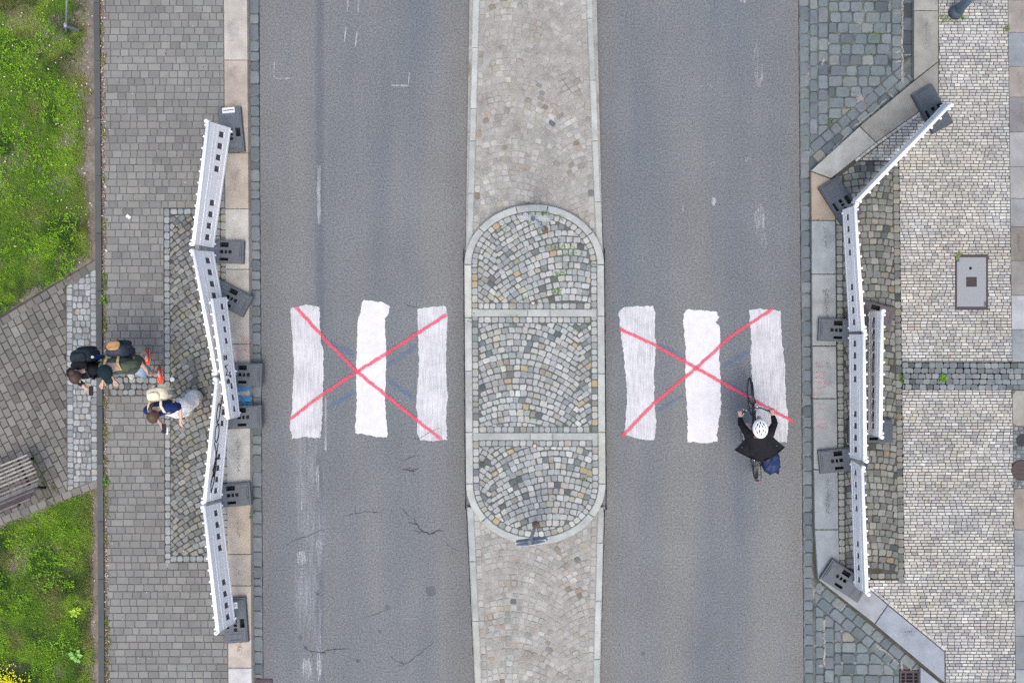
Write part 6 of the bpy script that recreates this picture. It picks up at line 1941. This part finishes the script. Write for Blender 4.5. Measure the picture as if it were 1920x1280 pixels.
def lawn_cols(u, v, n):
    big = vnoise_np(u / 42, v / 42, 61); mid = vnoise_np(u / 13, v / 13, 62); fine = RNG.random(n)
    dark = np.clip((vnoise_np(u / 55 + 3, v / 55, 63) - .42) * 3.2, 0, 1)
    light = np.clip((0.6 * big + .4 * mid - .48) * 4, 0, 1)
    dry = np.clip((vnoise_np(u / 34, v / 50, 64) - .58) * 4, 0, 1)
    d_edge = np.clip(1.1 - (edge_left(v) - u) / 40, 0, 1)
    c = G_MID[None] * (1 - dark[:, None]) + G_DARK[None] * dark[:, None]
    c = c * (1 - light[:, None] * .75) + G_LIGHT[None] * light[:, None] * .75
    k = np.clip(dry * .38 + d_edge * .32 + (fine > .95) * .5, 0, .85)[:, None]
    c = c * (1 - k) + G_DRY[None] * k
    return c * RNG.uniform(.72, 1.28, (n, 1))

lawn_root = lawn
u1, v1 = scatter(330000, -60, 182, -60, 1340)
u2, v2 = scatter(160000, -560, -60, -250, 1500)
u = np.concatenate([u1, u2]); v = np.concatenate([v1, v2]); n = len(u)
L = RNG.uniform(.035, .085, n) * (0.7 + .6 * vnoise_np(u / 25, v / 25, 66))
tri_cloud('grass', world(u, v, Z_WALK - .022), RNG.uniform(0, 2 * np.pi, n), L, RNG.uniform(.004, .0085, n), RNG.uniform(.35, 1.25, n), lawn_cols(u, v, n), M_GRASS)

# broad-leaved weeds in the lawn: rosettes of small oval leaves
def rosettes(name, centres, leaves, size, cols, m=M_LEAF, z=Z_WALK, kind='stuff', parent=None, rise=.03, fold=.35):
    V, F, C = [], [], []
    for (u, v), k, sz, c in zip(centres, leaves, size, cols):
        b = P(u, v, z)
        for i in range(k):
            a = random.uniform(0, 2 * math.pi); L_ = sz * random.uniform(.5, 1.15); w = L_ * random.uniform(.28, .42)
            d = Vector((math.cos(a), math.sin(a), 0)); s = Vector((-d.y, d.x, 0)); h = random.uniform(.2, 1) * rise
            off = d * sz * random.uniform(0, .7)
            p = [b + off + Vector((0, 0, h * .6)), b + off + d * L_ * .5 + s * w + Vector((0, 0, h + .004)), b + off + d * L_ + Vector((0, 0, h * .8)), b + off + d * L_ * .5 - s * w + Vector((0, 0, h + .004)), b + off + d * L_ * .5 + Vector((0, 0, h - w * fold))]
            o = len(V); V += [tuple(q) for q in p]
            F += [(o, o + 1, o + 4), (o + 1, o + 2, o + 4), (o + 2, o + 3, o + 4), (o + 3, o, o + 4)]
            cc = np.array(c) * random.uniform(.75, 1.25)
            C += [(*cc, 1)] * 4
    me = col_mesh(name, V, F, C, m)
    ob = bpy.data.objects.new(name, me); COL.objects.link(ob)
    if kind: ob['kind'] = kind
    if parent: ob.parent = parent
    return ob
cs, ls, ss, cc = [], [], [], []
for _ in range(9000):
    u_, v_ = random.uniform(-60, 176), random.uniform(-60, 1340)
    if not bool(in_lawn(np.array([u_]), np.array([v_]))[0]): continue
    k = vnoise(u_ / 42, v_ / 42, 71) + .35 * (vnoise(u_ / 12, v_ / 12, 72) - .5)
    if k < .56 or u_ > edge_left(v_) - 26: continue
    cs.append((u_, v_)); ls.append(random.randint(4, 8)); ss.append(random.uniform(.016, .036))
    cc.append(lc(130, 174, 44) if random.random() < .6 else lc(104, 152, 46))
rosettes('clover', cs, ls, ss, cc, rise=.06)

# things that grow singly
def weed_plant(u, v, label, leaves, sz, col, z=Z_WALK, rise=.08, n_blades=0, name='weed_plant', group=None):
    e = empty(name, P(u, v, z)); tag(e, label, 'weed', group)
    o = rosettes('leaf_cluster', [(u, v)], [leaves], [sz], [lc(*col)], z=z, kind=None, rise=rise)
    o.parent = e; o.location = -Vector(e.location)
    if n_blades:
        b = np.repeat(np.array([[0, 0, 0.0]]), n_blades, 0) + RNG.normal(0, sz * .28, (n_blades, 3)) * np.array([.5, 1.0, 0])
        t = tri_cloud('blades', b, RNG.uniform(0, 6.28, n_blades), RNG.uniform(.6, 1.3, n_blades) * sz, RNG.uniform(.005, .009, n_blades), RNG.uniform(.3, 1.2, n_blades), lc(*col)[None] * RNG.uniform(.6, 1.4, (n_blades, 1)), M_GRASS, e, kind=None)
    return e
weed_plant(197.5, 562, 'green grassy tuft at the foot of the lawn edging above the pedestrians', 10, .07, (104, 140, 56), n_blades=90)
weed_plant(1767, 709, 'bright green weed growing in the cobbled drain between the mosaics', 26, .06, (104, 150, 52), n_blades=20)
weed_plant(1690, 711, 'darker green weed where the cobbled drain meets the cobbled panel', 10, .05, (88, 120, 56), n_blades=30)
weed_plant(1793.5, 480, 'yellowish green weed at the upper left corner of the rectangular cover', 14, .055, (140, 156, 80), n_blades=10)
weed_plant(1805, 33, 'small green weed beside the foot of the lamp post', 12, .05, (116, 140, 74), n_blades=16)
weed_plant(1888, 55, 'thin green weed in the joint beside the edge slabs at top right', 8, .05, (110, 134, 78), n_blades=26)
weed_plant(146, 1145, 'bright yellow green leafy weed in the lower lawn', 30, .07, (164, 196, 60), rise=.12)
weed_plant(146, 1227, 'pale green broad leaved weed in a dark patch of the lower lawn', 12, .10, (132, 176, 96), rise=.10)
weed_plant(199, 902, 'green weed at the foot of the lawn edging beside the lower lawn corner', 12, .055, (98, 140, 54), n_blades=50)
weed_plant(197, 716, 'mossy tuft beside the edging below the people', 6, .04, (112, 122, 62), n_blades=50)
weed_plant(472, 966, 'dull green weed in the joint between the left kerb and gutter', 8, .05, (98, 116, 84), n_blades=14)
# blurred yellow foliage in the very corner
yb = empty('yellow_shrub', P(4, 1288, Z_WALK)); tag(yb, 'bright yellow leafy shrub in the bottom left corner', 'shrub')
V, F, C = [], [], []
for _ in range(3600):
    a = random.uniform(0, 6.283); r_ = min(.75, abs(random.gauss(0, .30)))
    c = Vector((r_ * math.cos(a) * .75, r_ * math.sin(a) * .62, max(.03, .20 - r_ * .25) * random.uniform(.6, 1.1) + .02))
    a = random.uniform(0, 6.283); L_ = random.uniform(.018, .034)
    d = Vector((math.cos(a), math.sin(a), random.uniform(-.5, .3))); s = Vector((-d.y, d.x, random.uniform(-.3, .3)))
    o = len(V); V += [tuple(c), tuple(c + d * L_ * .5 + s * L_ * .3), tuple(c + d * L_), tuple(c + d * L_ * .5 - s * L_ * .3)]
    F.append((o, o + 1, o + 2, o + 3)); q = random.random()
    C.append((*(lc(250, 236, 50) * (1 - q * .6) + lc(170, 205, 50) * q * .6), 1))
me = col_mesh('foliage', V, F, C, M_LEAF); o = bpy.data.objects.new('foliage', me); COL.objects.link(o); o.parent = yb
t = MB()
for k in range(7):
    a = k * .9; t.tube([(0, 0, -.02), (.1 * math.cos(a), .1 * math.sin(a), .08), (.26 * math.cos(a), .24 * math.sin(a), .12)], [.014, .010, .005], 6)
t.build('stem', plain('shrub_stem', rgb(96, 84, 60), .9), yb)

# weeds and moss in the joints (nobody could count them)
jp = []
for _ in range(1900):                       # strip along the lawn edging
    v_ = random.uniform(-60, 1340)
    if vnoise(v_ / 28, 1, 81) < (.45 if v_ > 780 else .66): continue
    jp.append((196.5 + (v_ - 640) * .0072 + random.gauss(0, 2.6), v_, Z_WALK, random.choice(((104, 126, 58), (92, 120, 50), (132, 132, 76), (118, 110, 74)))))
for cx, cy, r_, k in ((1022, 400, 5, 12), (998, 398, 5, 6), (1058, 468, 16, 24), (1070, 485, 14, 14), (1046, 512, 8, 8), (1050, 545, 12, 16), (950, 436, 4, 4), (1052, 410, 6, 6), (1012, 432, 16, 12), (990, 420, 10, 6), (1108, 500, 6, 6), (1000, 556, 14, 6), (1036, 562, 16, 8), (886, 595, 8, 5), (964, 598, 8, 5), (1095, 896, 6, 4), (1040, 934, 5, 4)):
    for _ in range(k): jp.append((random.gauss(cx, r_ * .7), random.gauss(cy, r_ * .7), Z_ISL, (104, 142, 70)))
for cx, cy, rx1, ry1, k in ((1637, 62, 14, 8, 22), (1655, 60, 10, 6, 12), (1642, 78, 10, 6, 14), (1590, 200, 10, 8, 16), (1580, 168, 8, 6, 10), (1602, 172, 6, 6, 8), (1566, 226, 16, 10, 34), (1590, 82, 16, 4, 10), (1628, 18, 24, 4, 10), (1560, 20, 8, 4, 6), (1674, 8, 4, 8, 8), (1630, 95, 8, 12, 8), (1512, 98, 4, 3, 4), (1514, 262, 6, 3, 6), (1540, 1096, 8, 6, 14), (1556, 1110, 10, 8, 12), (1580, 1130, 16, 10, 12), (1640, 1180, 20, 14, 10)):
    for _ in range(k): jp.append((random.gauss(cx, rx1 * .6), random.gauss(cy, ry1 * .6), 0.0, (108, 134, 70)))
for _ in range(150):
    v_ = random.uniform(330, 1080)
    if vnoise(v_ / 22, 2, 82) < .55: continue
    jp.append((1522 + (v_ - 400) * .0105 + random.gauss(0, .8), v_, 0.004, (92, 108, 70)))
for _ in range(70): jp.append((random.uniform(1524, 1566), random.choice((413, 514, 648.5, 747, 880, 992)) + random.gauss(0, .6), Z_WALK - .01, (96, 108, 78)))
for _ in range(40): jp.append((random.gauss(470, 1.4), random.choice((963, 934, 940, 970)) + random.gauss(0, 5), 0.01, (98, 112, 84)))
for _ in range(60): jp.append((random.uniform(1754, 1800), random.gauss(36, 4), Z_WALK - .006, (118, 134, 90)))
for cx, cy in ((125, 520), (66, 870), (78, 900), (92, 940), (100, 915)):
    for _ in range(26): jp.append((random.gauss(cx, 5), random.gauss(cy, 9), Z_WALK, (100, 112, 66)))
B = []; D = []
for u_, v_, z_, c in jp:
    k = random.randint(3, 6)
    for _ in range(k):
        B.append(P(u_ + random.gauss(0, .8), v_ + random.gauss(0, .8), z_)[:]); D.append(lc(*c) * random.uniform(.6, 1.35))
n = len(B)
tri_cloud('joint_weeds', np.array(B), RNG.uniform(0, 6.283, n), RNG.uniform(.015, .045, n), RNG.uniform(.005, .010, n), RNG.uniform(.5, 1.35, n), np.array(D), M_GRASS)

# dry leaves, petals and crumbs
V, F, C = [], [], []
def crumb(u, v, z, sz, col):
    b = P(u, v, z); a = random.uniform(0, 6.283)
    d = Vector((math.cos(a), math.sin(a), 0)) * sz; s = Vector((-d.y, d.x, 0)) * random.uniform(.35, .7)
    h = lambda: Vector((0, 0, random.uniform(.003, .016)))
    o = len(V); V.extend([tuple(b - d + h()), tuple(b + s + h()), tuple(b + d + h()), tuple(b - s + h())]); F.append((o, o + 1, o + 2, o + 3)); C.append((*(lc(*col) * random.uniform(.7, 1.2)), 1))
LIT = [(176, 150, 120), (150, 122, 96), (196, 178, 152), (122, 98, 78), (206, 196, 178), (140, 120, 90)]
for _ in range(1500):
    v_ = random.uniform(-60, 1340)
    dens = .9 if v_ < 500 else (.35 if v_ < 760 else .6)
    if random.random() > dens: continue
    crumb(197 + (v_ - 640) * .0072 + random.gauss(0, 2.4), v_, Z_WALK, random.uniform(.008, .022), random.choice(LIT))
for _ in range(700):
    v_ = random.uniform(-60, 1340); u_ = edge_left(v_) - abs(random.gauss(0, 16))
    if bool(in_lawn(np.array([u_]), np.array([v_]))[0]): crumb(u_, v_, Z_WALK - .022, random.uniform(.008, .020), random.choice(LIT))
for _ in range(160): crumb(random.uniform(200, 420), random.uniform(0, 1280), Z_WALK, random.uniform(.006, .014), random.choice([(220, 218, 212), (196, 190, 180), (150, 140, 126), (70, 68, 66)]))
for _ in range(110): crumb(random.uniform(0, 178), random.uniform(0, 470), Z_WALK + .03, random.uniform(.010, .02), random.choice([(224, 218, 200), (200, 186, 160)]))
for _ in range(90): crumb(random.uniform(0, 124), random.uniform(600, 900), Z_WALK, random.uniform(.006, .016), random.choice([(60, 58, 58), (84, 80, 78), (190, 186, 180)]))
for _ in range(60): crumb(random.uniform(1690, 1900), random.uniform(0, 1280), Z_WALK, random.uniform(.006, .012), random.choice([(80, 78, 78), (104, 98, 92)]))
for _ in range(50): crumb(random.uniform(500, 1490), random.uniform(0, 1280), .003, random.uniform(.006, .011), random.choice([(62, 66, 74), (200, 204, 208)]))
me = col_mesh('leaf_litter', V, F, C, M_LEAF); o = bpy.data.objects.new('leaf_litter', me); COL.objects.link(o); o['kind'] = 'stuff'
